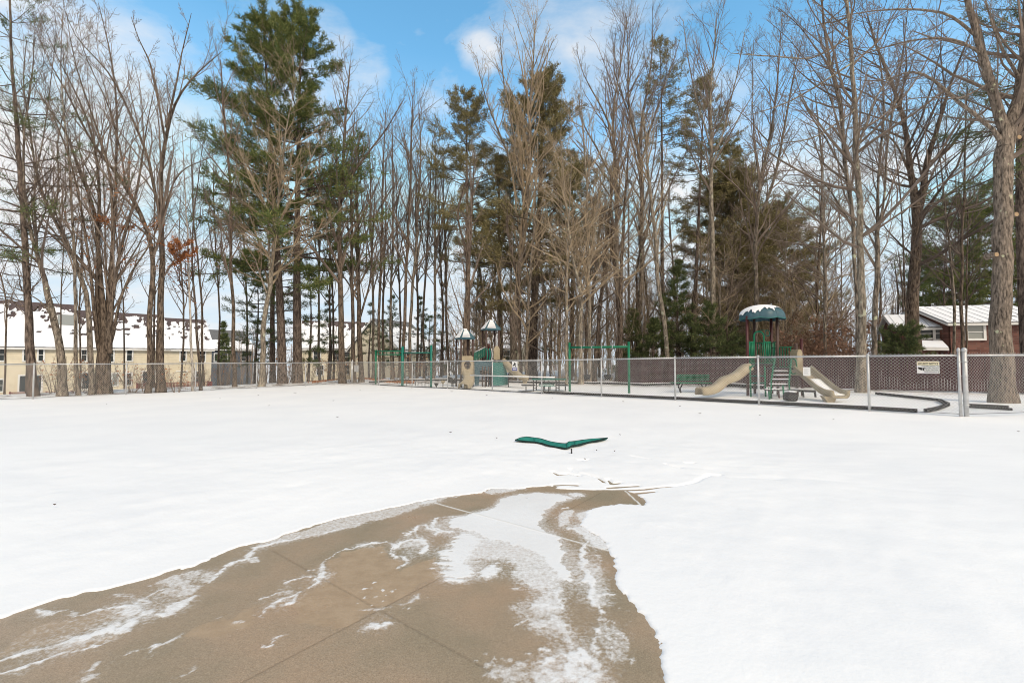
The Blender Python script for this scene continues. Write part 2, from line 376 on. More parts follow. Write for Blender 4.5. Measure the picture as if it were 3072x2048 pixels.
def gz(X, Y):                              # height of the finished snow surface
    X = np.asarray(X, float); Y = np.asarray(Y, float); i = np.clip(np.searchsorted(ax, X) - 1, 0, len(ax) - 2); j = np.clip(np.searchsorted(ay, Y) - 1, 0, len(ay) - 2)
    fx = np.clip((X - ax[i]) / (ax[i + 1] - ax[i]), 0, 1); fy = np.clip((Y - ay[j]) / (ay[j + 1] - ay[j]), 0, 1)
    return (Z[i, j] * (1 - fx) + Z[i + 1, j] * fx) * (1 - fy) + (Z[i, j + 1] * (1 - fx) + Z[i + 1, j + 1] * fx) * fy
g = MB().grid(np.stack([GX, GY, Z], -1))
me = g.mesh('snow_ground', smooth=True)
# how much woodland litter lies through the snow
sL = (GX - CORNER[0]) * FN[0] + (GY - CORNER[1]) * FN[1]
lit = np.maximum(sstep(.2, 1.5, sL), sstep(29, 33, GY + np.clip(GX, 0, 40) * .75)) * (GY > 8)
lit = np.where(sL > 22, lit * .5, lit)
a_ = me.attributes.new('litter', 'FLOAT', 'POINT'); a_.data.foreach_set('value', lit.ravel().astype(np.float32))
m, nt, b = new_mat('snow'); M['snow'] = m; L = nt.links.new
tc = N(nt, 'ShaderNodeTexCoord'); at_ = N(nt, 'ShaderNodeAttribute', attribute_name='litter')
n1 = N(nt, 'ShaderNodeTexNoise', Scale=1.6, Detail=9, Roughness=.72); L(tc.outputs['Object'], n1.inputs['Vector'])
r1 = ramp(nt, [(.46, (0, 0, 0)), (.57, (1, 1, 1))]); L(n1.outputs['Fac'], r1.inputs[0])
mu = N(nt, 'ShaderNodeMath', operation='MULTIPLY'); L(at_.outputs['Fac'], mu.inputs[0]); L(r1.outputs[0], mu.inputs[1])
n2 = N(nt, 'ShaderNodeTexNoise', Scale=14, Detail=4); L(tc.outputs['Object'], n2.inputs['Vector'])
r2 = ramp(nt, [(.35, (.09, .06, .042)), (.65, (.26, .18, .12))]); L(n2.outputs['Fac'], r2.inputs[0])
n5 = N(nt, 'ShaderNodeTexNoise', Scale=.5, Detail=5); L(tc.outputs['Object'], n5.inputs['Vector'])
r5 = ramp(nt, [(.35, (.86, .865, .875)), (.65, (.91, .91, .91))]); L(n5.outputs['Fac'], r5.inputs[0])
mx = N(nt, 'ShaderNodeMix', data_type='RGBA'); L(mu.outputs[0], mx.inputs[0]); L(r5.outputs[0], mx.inputs[6]); L(r2.outputs[0], mx.inputs[7])
L(mx.outputs[2], b.inputs['Base Color']); b.inputs['Roughness'].default_value = .65; b.inputs['Specular IOR Level'].default_value = .25
n3 = N(nt, 'ShaderNodeTexNoise', Scale=45, Detail=6); L(tc.outputs['Object'], n3.inputs['Vector'])
n4 = N(nt, 'ShaderNodeTexNoise', Scale=4, Detail=4); L(tc.outputs['Object'], n4.inputs['Vector'])
ad = N(nt, 'ShaderNodeMath', operation='MULTIPLY_ADD'); ad.inputs[1].default_value = 3.; L(n4.outputs['Fac'], ad.inputs[0]); L(n3.outputs['Fac'], ad.inputs[2])
bp = N(nt, 'ShaderNodeBump', Strength=.2, Distance=.01); L(ad.outputs[0], bp.inputs['Height']); L(bp.outputs[0], b.inputs['Normal'])
me.materials.append(m)
tag(link(bpy.data.objects.new('snow_ground', me)), kind='structure')

# ---- concrete slab with ice films
cx = np.arange(-5.6, 2.4, .0105); cy = np.arange(.9, 6.75, .0105)
CX, CY = np.meshgrid(cx, cy, indexing='ij')
nf = fbm(CX * 9, CY * 9, 4); nff = fbm(CX * 34 + 5, CY * 26, 3); nst = fbm(CX * 12 + 7, CY * 46, 3); nf2 = fbm(CX * 4 + 31, CY * 4, 3)
frost = np.zeros(CX.shape); film = np.zeros(CX.shape)
jit = (nf - .5) * .09 + (nff - .5) * .05
WX = CX + (fbm(CX * 3.2 + 11, CY * 3.2, 2) - .5) * .16 + (fbm(CX * 13 + 3, CY * 13, 3) - .5) * .085 + (fbm(CX * 45 + 3, CY * 45, 2) - .5) * .02
WY = CY + (fbm(CX * 3.2 + 61, CY * 3.2 + 9, 2) - .5) * .16 + (fbm(CX * 13 + 43, CY * 13, 3) - .5) * .085 + (fbm(CX * 45 + 33, CY * 45, 2) - .5) * .02
def band(mask_pts): P = np.array(mask_pts); return (CX > P[:, 0].min() - .35) & (CX < P[:, 0].max() + .35) & (CY > P[:, 1].min() - .35) & (CY < P[:, 1].max() + .35)
def area(px, op=.85, soft=.012, amp=.3, noise=None, fl=0):
    p = gp(px); s = band(p); d = sd_poly(WX[s], WY[s], p) + jit[s] * .4
    v = sstep(soft, -soft, d) if soft < .03 else sstep(soft, -soft * 1.5, d)
    nn = (nff if noise is None else noise)[s]
    f = sstep(.38, .62, v + (nn - .5) * amp) * (v > .01)
    if fl: film[s] = np.maximum(film[s], f * fl)
    frost[s] = np.maximum(frost[s], f * op)
def line(px, w, op=.85, amp=1.1):
    p = gp(px); s = band(p); d = dist_pl(WX[s], WY[s], p); q = np.clip((nf2[s] - .27) * 4.6, .22, 1.9); wv = w * q
    v = sstep(wv * 1.1, wv * .2, d); f = sstep(.3, .75, v + (nff[s] - .5) * amp) * (v > .01) * np.clip(.35 + 1.1 * nf[s], 0, 1.05)
    halo = sstep(w * 5, w * .5, d) * sstep(.42, .62, nst[s] * .5 + nf2[s] * .5) * .38
    frost[s] = np.maximum(frost[s], np.maximum(f * op, halo * op))
def carve(px):
    p = gp(px); s = band(p); d = sd_poly(CX[s], CY[s], p) + jit[s] * .5
    frost[s] *= sstep(-.008, .008, d)
# big tongue of white ice
area(z2((1548, 345), (1680, 310), (1780, 230), (1900, 200), (2050, 185), (2180, 205), (2250, 240), (2150, 270), (2085, 330), (2060, 400), (2100, 460), (2170, 500), (2235, 580), (2240, 690), (2262, 800), (2230, 850), (2140, 780), (2050, 620), (1900, 560), (1700, 520), (1600, 470), (1500, 440), (1420, 400)), 1.05, .012, .25)
area(z2((1560, 400), (1700, 420), (2000, 470), (2220, 560), (2270, 800), (2250, 900), (2230, 1010), (2120, 1060), (2000, 1000), (2050, 930), (1920, 900), (1860, 860), (1900, 760), (1850, 690), (1680, 690), (1560, 740), (1470, 830), (1350, 830), (1320, 760), (1340, 650), (1400, 560), (1480, 450)), .6, .12, 1.5, noise=nst * .5 + nf * .5)
area(z2((1400, 520), (1560, 470), (1640, 520), (1560, 640), (1500, 820), (1340, 830), (1310, 770), (1350, 640)), .92, .06, 1.5, noise=nst)
area(z2((1590, 770), (1680, 720), (1790, 705), (1830, 750), (1740, 790), (1620, 810)), .8, .04, 1.2, noise=nst)
area(z2((1990, 1000), (2210, 920), (2230, 1010), (2270, 1040), (2250, 1080), (2120, 1075), (2260, 1140), (2255, 1260), (2220, 1330), (2150, 1240), (2050, 1180), (1900, 1170), (1870, 1170), (2000, 1100)), .6, .06, 1.3, noise=nf)
area(z2((2130, 1330), (2220, 1300), (2290, 1350), (2342, 1330), (2370, 1440), (2330, 1530), (2230, 1520), (2120, 1440), (1900, 1400), (1990, 1360)), .72, .08, 1.7)
area(z2((1650, 1440), (1900, 1400), (2200, 1480), (2250, 1568), (1800, 1568)), .35, .12, 1.9)
area(z2((1780, 1000), (1990, 960), (2080, 1080), (2200, 1200), (2200, 1330), (2050, 1250), (1900, 1180), (1850, 1100)), .28, .12, .9, noise=nf)
for p in ([(2120, 1010), (2220, 1000), (2270, 1030), (2260, 1060), (2150, 1075)], [(1990, 1020), (2110, 1010), (2110, 1055), (2020, 1080)]): line(z2(*p, p[0]), .016, .7)
line(z2((1860, 1175), (1960, 1130), (2060, 1085), (2150, 1085)), .015, .75)
line(z2((2090, 930), (2180, 920), (2210, 950), (2200, 990)), .02, .8)
# snow lip along the upper left edge
area(z2((0, 570), (100, 548), (200, 503), (400, 433), (600, 383), (850, 333), (1100, 283), (1300, 236), (1480, 206), (1400, 225), (1290, 272), (1240, 285), (1150, 330), (950, 378), (860, 395), (800, 432), (640, 460), (520, 480), (420, 510), (300, 552), (200, 562), (0, 612)), .42, .012, .7, fl=.6)
line(z2((0, 595), (120, 575), (300, 545), (330, 522), (500, 478), (620, 462), (780, 432), (808, 412), (700, 408)), .022, .85)
line(z2((860, 372), (940, 368), (1100, 330), (1230, 282), (1300, 255)), .03, .7)
area(z2((1640, 185), (1800, 150), (2000, 158), (1880, 175), (1720, 200)), .6, .01, .6)
# white rims of the brown sheets of ice
for px, w in ((((430, 790), (500, 720), (560, 680), (600, 630), (650, 592), (720, 575), (780, 552), (850, 538), (930, 530), (975, 552), (985, 585)), .026), (((1000, 600), (1020, 530), (1100, 520), (1180, 545), (1240, 595), (1190, 640)), .024),
    (((1170, 500), (1165, 470), (1200, 430), (1260, 420), (1310, 455), (1345, 488), (1300, 505)), .022), (((1170, 500), (1200, 520), (1210, 560)), .018), (((1325, 400), (1350, 375), (1400, 372), (1480, 360), (1545, 362), (1570, 378)), .02), (((1330, 400), (1330, 440), (1370, 470), (1450, 470)), .022),
    (((1055, 495), (1100, 485), (1160, 468)), .014), (((1000, 590), (1060, 640), (1110, 690), (1060, 745)), .012), (((190, 855), (230, 830), (300, 805), (380, 800), (390, 830), (350, 850), (300, 880)), .015), (((-10, 945), (80, 920), (180, 900), (260, 905), (200, 940), (100, 980), (20, 1060)), .013),
    (((235, 920), (230, 990), (180, 990)), .01), (((90, 1270), (140, 1220), (190, 1175)), .012), (((360, 745), (400, 750)), .015), (((820, 1160), (880, 1180), (920, 1160)), .018)):
    line(z2(*px), w, .82)
area(z2((1370, 385), (1460, 380), (1470, 430), (1400, 445), (1355, 420)), .3, .015, .6)
area(z2((1020, 560), (1120, 535), (1200, 580), (1130, 590), (1060, 560)), .5, .02, 1.2)
area(z2((690, 880), (800, 850), (960, 860), (1060, 900), (1000, 960), (880, 940), (760, 930)), .8, .1, .9, noise=np.where(nff > .70, nff * 1.0, .15))
area(z2((640, 1060), (720, 990), (1000, 980), (1200, 880), (1320, 860), (1250, 1000), (1050, 1080), (700, 1100)), .6, .1, .9, noise=np.where(nff > .76, nff, .15))
# right-hand band beside the wet channel
line(z3((830, 868), (880, 890), (915, 930), (905, 1000), (925, 1060), (945, 1130), (955, 1200), (960, 1290), (985, 1370), (1010, 1440), (1030, 1500), (1050, 1560)), .055, .84, 1.0)
area(z3((930, 745), (1060, 712), (1200, 690), (1130, 720), (1000, 800), (960, 850), (1000, 905), (1060, 970), (1100, 1045), (1010, 1030), (940, 1010), (910, 930), (830, 870), (900, 850), (920, 800)), .7, .015, .7)
for px, w, op in ((((1000, 1400), (1100, 1400), (1210, 1425)), .016, .75), (((1010, 1500), (1120, 1500), (1230, 1525)), .016, .7), (((990, 1240), (1060, 1180)), .03, .6), (((1010, 1100), (1060, 1090), (1075, 1130)), .02, .5), (((1010, 1340), (1110, 1335)), .015, .5)): line(z3(*px), w, op)
area(z3((960, 1140), (1080, 1160), (1100, 1260), (1120, 1400), (1140, 1520), (1030, 1500), (980, 1330)), .38, .05, .7, noise=nf)
for px, w, op in ((((500, 410), (560, 400), (680, 440)), .02, .75), (((540, 470), (640, 510), (740, 545)), .022, .85), (((460, 480), (450, 540), (410, 610), (430, 650)), .028, .8), (((520, 600), (560, 640), (545, 720), (510, 710)), .03, .85), (((500, 530), (530, 540), (600, 510)), .03, .6), (((680, 740), (720, 710)), .012, .5),
    (((240, 640), (290, 630), (330, 660)), .025, .85), (((340, 670), (410, 690), (400, 790), (330, 850)), .04, .8), (((230, 800), (320, 770), (400, 720)), .03, .7)): line(z7(*px), w, op)
area(z7((420, 470), (500, 410), (690, 440), (740, 540), (700, 720), (560, 740), (420, 760), (430, 640)), .3, .06, .8, noise=nf)
area(z7((60, 680), (260, 640), (400, 700), (400, 800), (300, 860), (60, 896), (-100, 896)), .55, .1, 1.7)
# island and little floes
area(z3((740, 790), (770, 750), (830, 726), (870, 740), (885, 760), (860, 800), (800, 840), (765, 856), (742, 845)), .62, .01, .9, noise=nf)
area(z3((780, 615), (860, 603), (880, 625), (800, 640)), .75, .01, .6); area(z3((735, 715), (790, 695), (810, 705), (750, 725)), .6, .01, .8)
area(z3((800, 860), (850, 830), (900, 825), (890, 850), (830, 870)), .4, .01, .8)
# left part
for px, w, op in ((((260, 945), (340, 962), (500, 945), (600, 970)), .014, .7), (((600, 972), (760, 930), (900, 885), (1060, 855), (1200, 835)), .02, .85), (((1030, 768), (1150, 770), (1280, 800)), .012, .55), (((1320, 800), (1340, 760), (1420, 730), (1500, 715), (1590, 735)), .012, .6), (((1340, 900), (1360, 870), (1420, 860), (1400, 885)), .02, .7),
    (((560, 1185), (650, 1160), (850, 1100), (960, 1060), (1100, 1000), (1200, 960)), .028, .8), (((490, 1300), (600, 1290), (720, 1250), (900, 1190), (1060, 1130)), .014, .8), (((0, 1510), (120, 1470), (300, 1380), (480, 1300)), .02, .75), (((0, 1405), (90, 1360), (180, 1320)), .035, .85), (((200, 1310), (350, 1250), (500, 1220), (570, 1220)), .03, .6),
    (((1200, 1320), (1290, 1255), (1370, 1245)), .013, .6), (((1250, 1390), (1310, 1350)), .014, .6), (((1480, 1210), (1540, 1190)), .018, .7), (((1400, 1290), (1500, 1210), (1650, 1150), (1740, 1100)), .012, .55), (((1960, 975), (2050, 950)), .008, .5), (((2060, 1200), (2200, 1100), (2290, 1060)), .01, .45), (((1640, 1500), (1740, 1420), (1880, 1340)), .01, .5), (((800, 1480), (900, 1390)), .014, .4), (((750, 1560), (900, 1540)), .02, .4)): line(z1(*px), w, op)
area(z1((1150, 840), (1250, 830), (1300, 870), (1260, 900), (1180, 930), (960, 940)), .6, .02, 1.2); area(z1((1000, 1040), (1160, 970), (1280, 935), (1250, 990), (1200, 1050), (1100, 1070)), .72, .02, 1.2)
area(z1((600, 980), (950, 890), (1200, 850), (1150, 950), (950, 1010), (650, 1120), (200, 1290), (0, 1350), (0, 1180), (300, 1040)), .14, .04, .5, noise=nf, fl=.7)
area(z1((560, 1200), (850, 1110), (1090, 1080), (1060, 1130), (880, 1190), (620, 1270), (500, 1300)), .22, .02, .5, noise=nf, fl=.8)
area(z1((1310, 680), (1450, 650), (1580, 605), (1660, 630), (1860, 665), (1868, 690), (1790, 720), (1680, 740), (1560, 690), (1400, 672)), .45, .015, .7, noise=nf)
area(z1((1640, 800), (1790, 735), (1790, 770), (1700, 850), (1600, 910), (1450, 925), (1420, 895), (1580, 870)), .7, .015, .9); area(z1((1620, 590), (1720, 560), (1840, 545), (1740, 620)), .4, .01, .8); area(z1((1830, 600), (1900, 550), (2010, 540), (1990, 590), (1920, 620)), .42, .01, .7)
area(z1((1920, 630), (1970, 600), (2110, 470), (2300, 370), (2352, 330), (2352, 370), (2120, 490), (1960, 630)), .75, .01, .9); area(z1((2200, 440), (2300, 400), (2352, 405), (2352, 460), (2260, 475)), .5, .01, .6); area(z1((2160, 990), (2250, 970), (2260, 1000), (2180, 1040)), .4, .01, .6)
# glassy brown films
area(z2((460, 790), (640, 620), (900, 545), (980, 600), (1100, 700), (1060, 760), (1300, 660), (1350, 840), (1000, 1000), (700, 1130), (250, 1150), (240, 980)), 0, .05, .4, noise=nf, fl=1)
area(z1((1750, 1140), (1850, 1020), (2150, 940), (2352, 800), (2352, 1050), (2000, 1200)), 0, .05, .4, noise=nf, fl=1)
for p in (z2((2262, 840), (2240, 900), (2262, 960), (2290, 1150), (2250, 1190), (2420, 1190), (2420, 840)),): carve(p)
carve(z2((980, 560), (1000, 600), (1040, 620), (1060, 680), (1090, 690), (1040, 690), (1010, 620)))
# joints: two sawn lines, two filled ones
def seg(a, b): return gp([a, b])
j1 = seg((818, 1652), (1700, 2140)); j2 = seg((640, 2092), (1806, 1476)); j3 = seg((1305, 1509), (1832, 1654)); j4 = seg((1876, 1473), (1922, 1515))
dj = np.minimum(dist_pl(CX, CY, j1), dist_pl(CX, CY, j2))
df = np.minimum(dist_pl(CX, CY, j3), dist_pl(CX, CY, j4))

def blur(A, r):
    for axn in (0, 1):
        c = np.cumsum(np.pad(A, [(r + 1, r) if k == axn else (0, 0) for k in (0, 1)], mode='edge'), axis=axn); n = A.shape[axn]
        A = (np.take(c, np.arange(2 * r + 1, n + 2 * r + 1), axis=axn) - np.take(c, np.arange(0, n), axis=axn)) / (2 * r + 1)
    return A
frost = np.maximum(frost, np.clip(blur(blur(frost, 7), 7) * 1.1 * (.35 + nf2), 0, .34)); frost = .75 * frost + .25 * blur(frost, 1)
jk = 1 - sstep(.12, .4, frost); CZ = .002 + .006 * np.minimum(frost, .9) + (nff - .5) * .0012 * (1 - film) - .004 * np.exp(-(dj / .004) ** 2) * jk + .004 * np.exp(-(df / .011) ** 4)
me = MB().grid(np.stack([CX, CY, CZ], -1)).mesh('concrete_slab', smooth=True)
for nm, arr in (('frost', frost), ('film', film), ('joint', np.exp(-(dj / .0045) ** 2) * .5 * jk), ('filler', np.exp(-(df / .0105) ** 6))):
    a_ = me.attributes.new(nm, 'FLOAT', 'POINT'); a_.data.foreach_set('value', arr.ravel().astype(np.float32))
m, nt, b = new_mat('exposed_concrete'); L = nt.links.new
tc = N(nt, 'ShaderNodeTexCoord'); O = tc.outputs['Object']
ng = N(nt, 'ShaderNodeTexNoise', Scale=170, Detail=4, Roughness=.8); L(O, ng.inputs['Vector'])
rg = ramp(nt, [(.3, (.21, .155, .102)), (.5, (.365, .28, .19)), (.72, (.52, .415, .295))]); L(ng.outputs['Fac'], rg.inputs[0])
nb = N(nt, 'ShaderNodeTexNoise', Scale=1.3, Detail=5); L(O, nb.inputs['Vector'])
rb = ramp(nt, [(.34, (.78, .82, .78)), (.5, (.98, .96, .93)), (.66, (1.16, 1.05, .99))]); L(nb.outputs['Fac'], rb.inputs[0])
mm = N(nt, 'ShaderNodeMix', data_type='RGBA', blend_type='MULTIPLY'); mm.inputs[0].default_value = 1; L(rg.outputs[0], mm.inputs[6]); L(rb.outputs[0], mm.inputs[7])
# film colour
nfm = N(nt, 'ShaderNodeTexNoise', Scale=9, Detail=8, Roughness=.7); L(O, nfm.inputs['Vector'])
rf = ramp(nt, [(.3, (.36, .25, .15)), (.7, (.5, .37, .24))]); L(nfm.outputs['Fac'], rf.inputs[0])
af = N(nt, 'ShaderNodeAttribute', attribute_name='film'); fmul = N(nt, 'ShaderNodeMath', operation='MULTIPLY'); fmul.inputs[1].default_value = .8; L(af.outputs['Fac'], fmul.inputs[0])
mf = N(nt, 'ShaderNodeMix', data_type='RGBA'); L(fmul.outputs[0], mf.inputs[0]); L(mm.outputs[2], mf.inputs[6]); L(rf.outputs[0], mf.inputs[7])
# frost with its own grain
ar = N(nt, 'ShaderNodeAttribute', attribute_name='frost')
nz = N(nt, 'ShaderNodeTexNoise', Scale=38, Detail=7, Roughness=.75); L(O, nz.inputs['Vector'])
ma = N(nt, 'ShaderNodeMath', operation='MULTIPLY_ADD'); ma.inputs[1].default_value = 1.7; L(nz.outputs['Fac'], ma.inputs[0])
sub = N(nt, 'ShaderNodeMath', operation='SUBTRACT'); sub.inputs[1].default_value = .85; L(ar.outputs['Fac'], sub.inputs[0]); L(sub.outputs[0], ma.inputs[2])
gate = N(nt, 'ShaderNodeMath', operation='MULTIPLY'); rgt = ramp(nt, [(.02, (0, 0, 0)), (.2, (1, 1, 1))]); L(ar.outputs['Fac'], rgt.inputs[0]); rr = ramp(nt, [(.1, (0, 0, 0)), (.42, (.55, .55, .55)), (.8, (1, 1, 1))]); L(ma.outputs[0], rr.inputs[0]); L(rr.outputs[0], gate.inputs[0]); L(rgt.outputs[0], gate.inputs[1])
mz = N(nt, 'ShaderNodeMix', data_type='RGBA'); L(gate.outputs[0], mz.inputs[0]); L(mf.outputs[2], mz.inputs[6]); mz.inputs[7].default_value = (.86, .86, .86, 1)
aj = N(nt, 'ShaderNodeAttribute', attribute_name='joint'); mj = N(nt, 'ShaderNodeMix', data_type='RGBA'); L(aj.outputs['Fac'], mj.inputs[0]); L(mz.outputs[2], mj.inputs[6]); mj.inputs[7].default_value = (.12, .085, .05, 1)
al = N(nt, 'ShaderNodeAttribute', attribute_name='filler'); ml = N(nt, 'ShaderNodeMix', data_type='RGBA'); L(al.outputs['Fac'], ml.inputs[0]); L(mj.outputs[2], ml.inputs[6]); ml.inputs[7].default_value = (.78, .77, .74, 1)
L(ml.outputs[2], b.inputs['Base Color'])
rro = ramp(nt, [(.35, (.5, .5, .5)), (.65, (.26, .26, .26))]); L(nb.outputs['Fac'], rro.inputs[0]); L(rro.outputs[0], b.inputs['Roughness']); b.inputs['Specular IOR Level'].default_value = .6
bp = N(nt, 'ShaderNodeBump', Strength=.35, Distance=.003); L(ng.outputs['Fac'], bp.inputs['Height'])
bp2 = N(nt, 'ShaderNodeBump', Strength=.6, Distance=.006); L(nz.outputs['Fac'], bp2.inputs['Height']); L(bp.outputs[0], bp2.inputs['Normal']); L(bp2.outputs[0], b.inputs['Normal'])
me.materials.append(m)
tag(link(bpy.data.objects.new('concrete_slab', me)), kind='structure')

# ================================================================ sky, sun, camera
W = bpy.data.worlds.new('World'); SC.world = W; W.use_nodes = True; nt = W.node_tree; L = nt.links.new
bg = nt.nodes['Background']
SUN_EL, SUN_AZ = math.radians(44), math.radians(150)     # azimuth measured from +Y clockwise: behind the camera, to the right
sk = N(nt, 'ShaderNodeTexSky', sky_type='NISHITA'); sk.sun_disc = False; sk.sun_elevation = SUN_EL; sk.sun_rotation = SUN_AZ
sk.air_density = 1.0; sk.dust_density = .6; sk.ozone_density = 1.0
tc = N(nt, 'ShaderNodeTexCoord'); sp = N(nt, 'ShaderNodeSeparateXYZ'); L(tc.outputs['Generated'], sp.inputs[0])
zz = N(nt, 'ShaderNodeMath', operation='ADD'); zz.inputs[1].default_value = .22; L(sp.outputs['Z'], zz.inputs[0])
zm = N(nt, 'ShaderNodeMath', operation='MAXIMUM'); zm.inputs[1].default_value = .05; L(zz.outputs[0], zm.inputs[0])
dv = N(nt, 'ShaderNodeVectorMath', operation='DIVIDE'); cb = N(nt, 'ShaderNodeCombineXYZ'); [L(zm.outputs[0], cb.inputs[i]) for i in range(3)]
L(tc.outputs['Generated'], dv.inputs[0]); L(cb.outputs[0], dv.inputs[1])
mp = N(nt, 'ShaderNodeMapping'); mp.inputs['Location'].default_value = CLOUD_OFF = (3.1, 1.7, 0); mp.inputs['Scale'].default_value = (1, 1.25, .0); L(dv.outputs[0], mp.inputs[0])
cn = N(nt, 'ShaderNodeTexNoise', Scale=2.2, Detail=10, Roughness=.6, Distortion=.25); L(mp.outputs[0], cn.inputs['Vector'])
# more cloud low down, clearer overhead
zr = ramp(nt, [(0, (.15, .15, .15)), (.2, (.11, .11, .11)), (.5, (.0, .0, .0)), (.62, (-.03, -.03, -.03) if False else (0, 0, 0))]); L(sp.outputs['Z'], zr.inputs[0])
sm = N(nt, 'ShaderNodeMath', operation='ADD'); L(cn.outputs['Fac'], sm.inputs[0]); L(zr.outputs[0], sm.inputs[1])
prev = sm
for (px_, py_, c0, c1, amt) in ((1330, 275, .9978, .9999, .12), (1080, 215, .9972, .9999, .13), (190, 230, .975, .998, .14), (1440, 165, .9988, .9999, .2), (60, 420, .97, .999, .1), (2250, 560, .97, .999, .1), (1000, 90, .999, .9999, .1)):
    dr = ray(px_, py_); dr = dr / np.linalg.norm(dr); dt = N(nt, 'ShaderNodeVectorMath', operation='DOT_PRODUCT'); dt.inputs[1].default_value = tuple(dr); L(tc.outputs['Generated'], dt.inputs[0])
    mr = N(nt, 'ShaderNodeMapRange', interpolation_type='SMOOTHSTEP'); mr.inputs['From Min'].default_value = c0; mr.inputs['From Max'].default_value = c1; mr.inputs['To Max'].default_value = amt; L(dt.outputs['Value'], mr.inputs['Value'])
    a2 = N(nt, 'ShaderNodeMath', operation='ADD'); L(prev.outputs[0], a2.inputs[0]); L(mr.outputs[0], a2.inputs[1]); prev = a2
sm = prev
cr = ramp(nt, [(.5, (0, 0, 0)), (.6, (.28, .28, .28)), (.82, (1, 1, 1))]); L(sm.outputs[0], cr.inputs[0])
hs = N(nt, 'ShaderNodeHueSaturation'); hs.inputs['Saturation'].default_value = 1.2; hs.inputs['Value'].default_value = 1.85; hs.inputs['Hue'].default_value = .479; L(sk.outputs[0], hs.inputs['Color'])
mxs = N(nt, 'ShaderNodeMix', data_type='RGBA'); L(cr.outputs[0], mxs.inputs[0]); 
mn = N(nt, 'ShaderNodeVectorMath', operation='MINIMUM'); mn.inputs[1].default_value = (4.5, 5.6, 6.4); L(hs.outputs[0], mn.inputs[0]); 
rlow = ramp(nt, [(0, (.62, .62, .62)), (.28, (.42, .42, .42)), (.56, (0, 0, 0))]); L(sp.outputs['Z'], rlow.inputs[0]); mlow = N(nt, 'ShaderNodeMix', data_type='RGBA'); L(rlow.outputs[0], mlow.inputs[0]); L(mn.outputs[0], mlow.inputs[6]); mlow.inputs[7].default_value = (4.1, 5.0, 5.75, 1)
L(mlow.outputs[2], mxs.inputs[6]); mxs.inputs[7].default_value = (5.7, 5.7, 5.75, 1)
# unseen warm cloud added behind the camera to offset blue skylight on the snow
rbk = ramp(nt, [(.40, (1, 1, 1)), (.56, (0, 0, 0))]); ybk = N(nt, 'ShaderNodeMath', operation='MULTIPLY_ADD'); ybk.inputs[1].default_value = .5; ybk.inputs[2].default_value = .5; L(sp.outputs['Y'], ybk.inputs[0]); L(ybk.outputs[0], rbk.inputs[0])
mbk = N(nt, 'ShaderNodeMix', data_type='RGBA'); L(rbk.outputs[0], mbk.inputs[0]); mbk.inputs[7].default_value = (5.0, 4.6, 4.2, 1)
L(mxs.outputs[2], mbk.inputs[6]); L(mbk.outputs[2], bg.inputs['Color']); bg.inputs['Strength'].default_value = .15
sl = bpy.data.lights.new('sun', 'SUN'); sl.energy = 2.35; sl.angle = math.radians(14); sl.color = (1, .87, .7)
so = bpy.data.objects.new('sun', sl); COL.objects.link(so)
from mathutils import Vector
sdir = Vector((math.sin(SUN_AZ) * math.cos(SUN_EL), math.cos(SUN_AZ) * math.cos(SUN_EL), math.sin(SUN_EL)))
so.rotation_euler = (-sdir).to_track_quat('-Z', 'Y').to_euler()
cam = bpy.data.cameras.new('camera'); cam.sensor_width = 36; cam.lens = 16.0; cam.clip_end = 2000; cam.clip_start = .05
co = bpy.data.objects.new('camera', cam); COL.objects.link(co); co.location = (0, 0, HC); co.rotation_euler = (PI / 2 + PITCH, 0, 0); SC.camera = co
SC.view_settings.view_transform = 'Standard'; SC.view_settings.look = 'None'; SC.view_settings.exposure = EXPOSURE = .1; SC.view_settings.gamma = 1
SC.cycles.filter_width = 1.0; SC.cycles.max_bounces = 6; SC.cycles.diffuse_bounces = 3; SC.cycles.transparent_max_bounces = 4
# ================================================================ trees
def interp(P, R, t):                       # P (n,k,3), R (n,k), t (n,m)
    k = P.shape[1]; x = np.clip(t, 0, .9999) * (k - 1); i = x.astype(int); f = (x - i)[..., None]
    n = np.arange(P.shape[0])[:, None]
    return P[n, i] * (1 - f) + P[n, i + 1] * f, R[n, i] * (1 - f[..., 0]) + R[n, i + 1] * f[..., 0], nrm(P[n, i + 1] - P[n, i])
def children(rg, P, R, m, t0, t1, L, ang, up, k, rr, rmin, wig=.08, curve=.25, flat=0):
    n = P.shape[0]; t = t0 + (t1 - t0) * (np.arange(m)[None] + rg.random((n, m))) / m
    pos, rad, tan = interp(P, R, t)
    ln = np.linalg.norm(P[:, -1] - P[:, 0], axis=-1)[:, None]
    a = rg.normal(size=(n, m, 3)); a[..., 2] *= (1 - flat); a = nrm(a - tan * (a * tan).sum(-1, keepdims=True))
    th = np.radians(rg.uniform(ang[0], ang[1], (n, m)))[..., None]
    d = tan * np.cos(th) + a * np.sin(th); d[..., 2] += up; d = nrm(d)
    ll = ln * L * (1.05 - .62 * t) * rg.uniform(.55, 1.25, (n, m))
    pos = pos.reshape(-1, 3); d = d.reshape(-1, 3); ll = ll.reshape(-1); r0 = np.minimum(rad.reshape(-1) * .62, ll * rr)
    r0 = np.maximum(r0, rmin)
    Q = np.zeros((len(pos), k, 3)); Q[:, 0] = pos; dd = d.copy(); st = ll / (k - 1)
    for i in range(1, k):
        dd = dd + rg.normal(size=dd.shape) * wig; dd[:, 2] += curve / (k - 1); dd = nrm(dd); Q[:, i] = Q[:, i - 1] + dd * st[:, None]
    s = np.linspace(0, 1, k)[None]
    return Q, np.maximum(r0[:, None] * (1 - .75 * s), rmin * (1 - .45 * s))
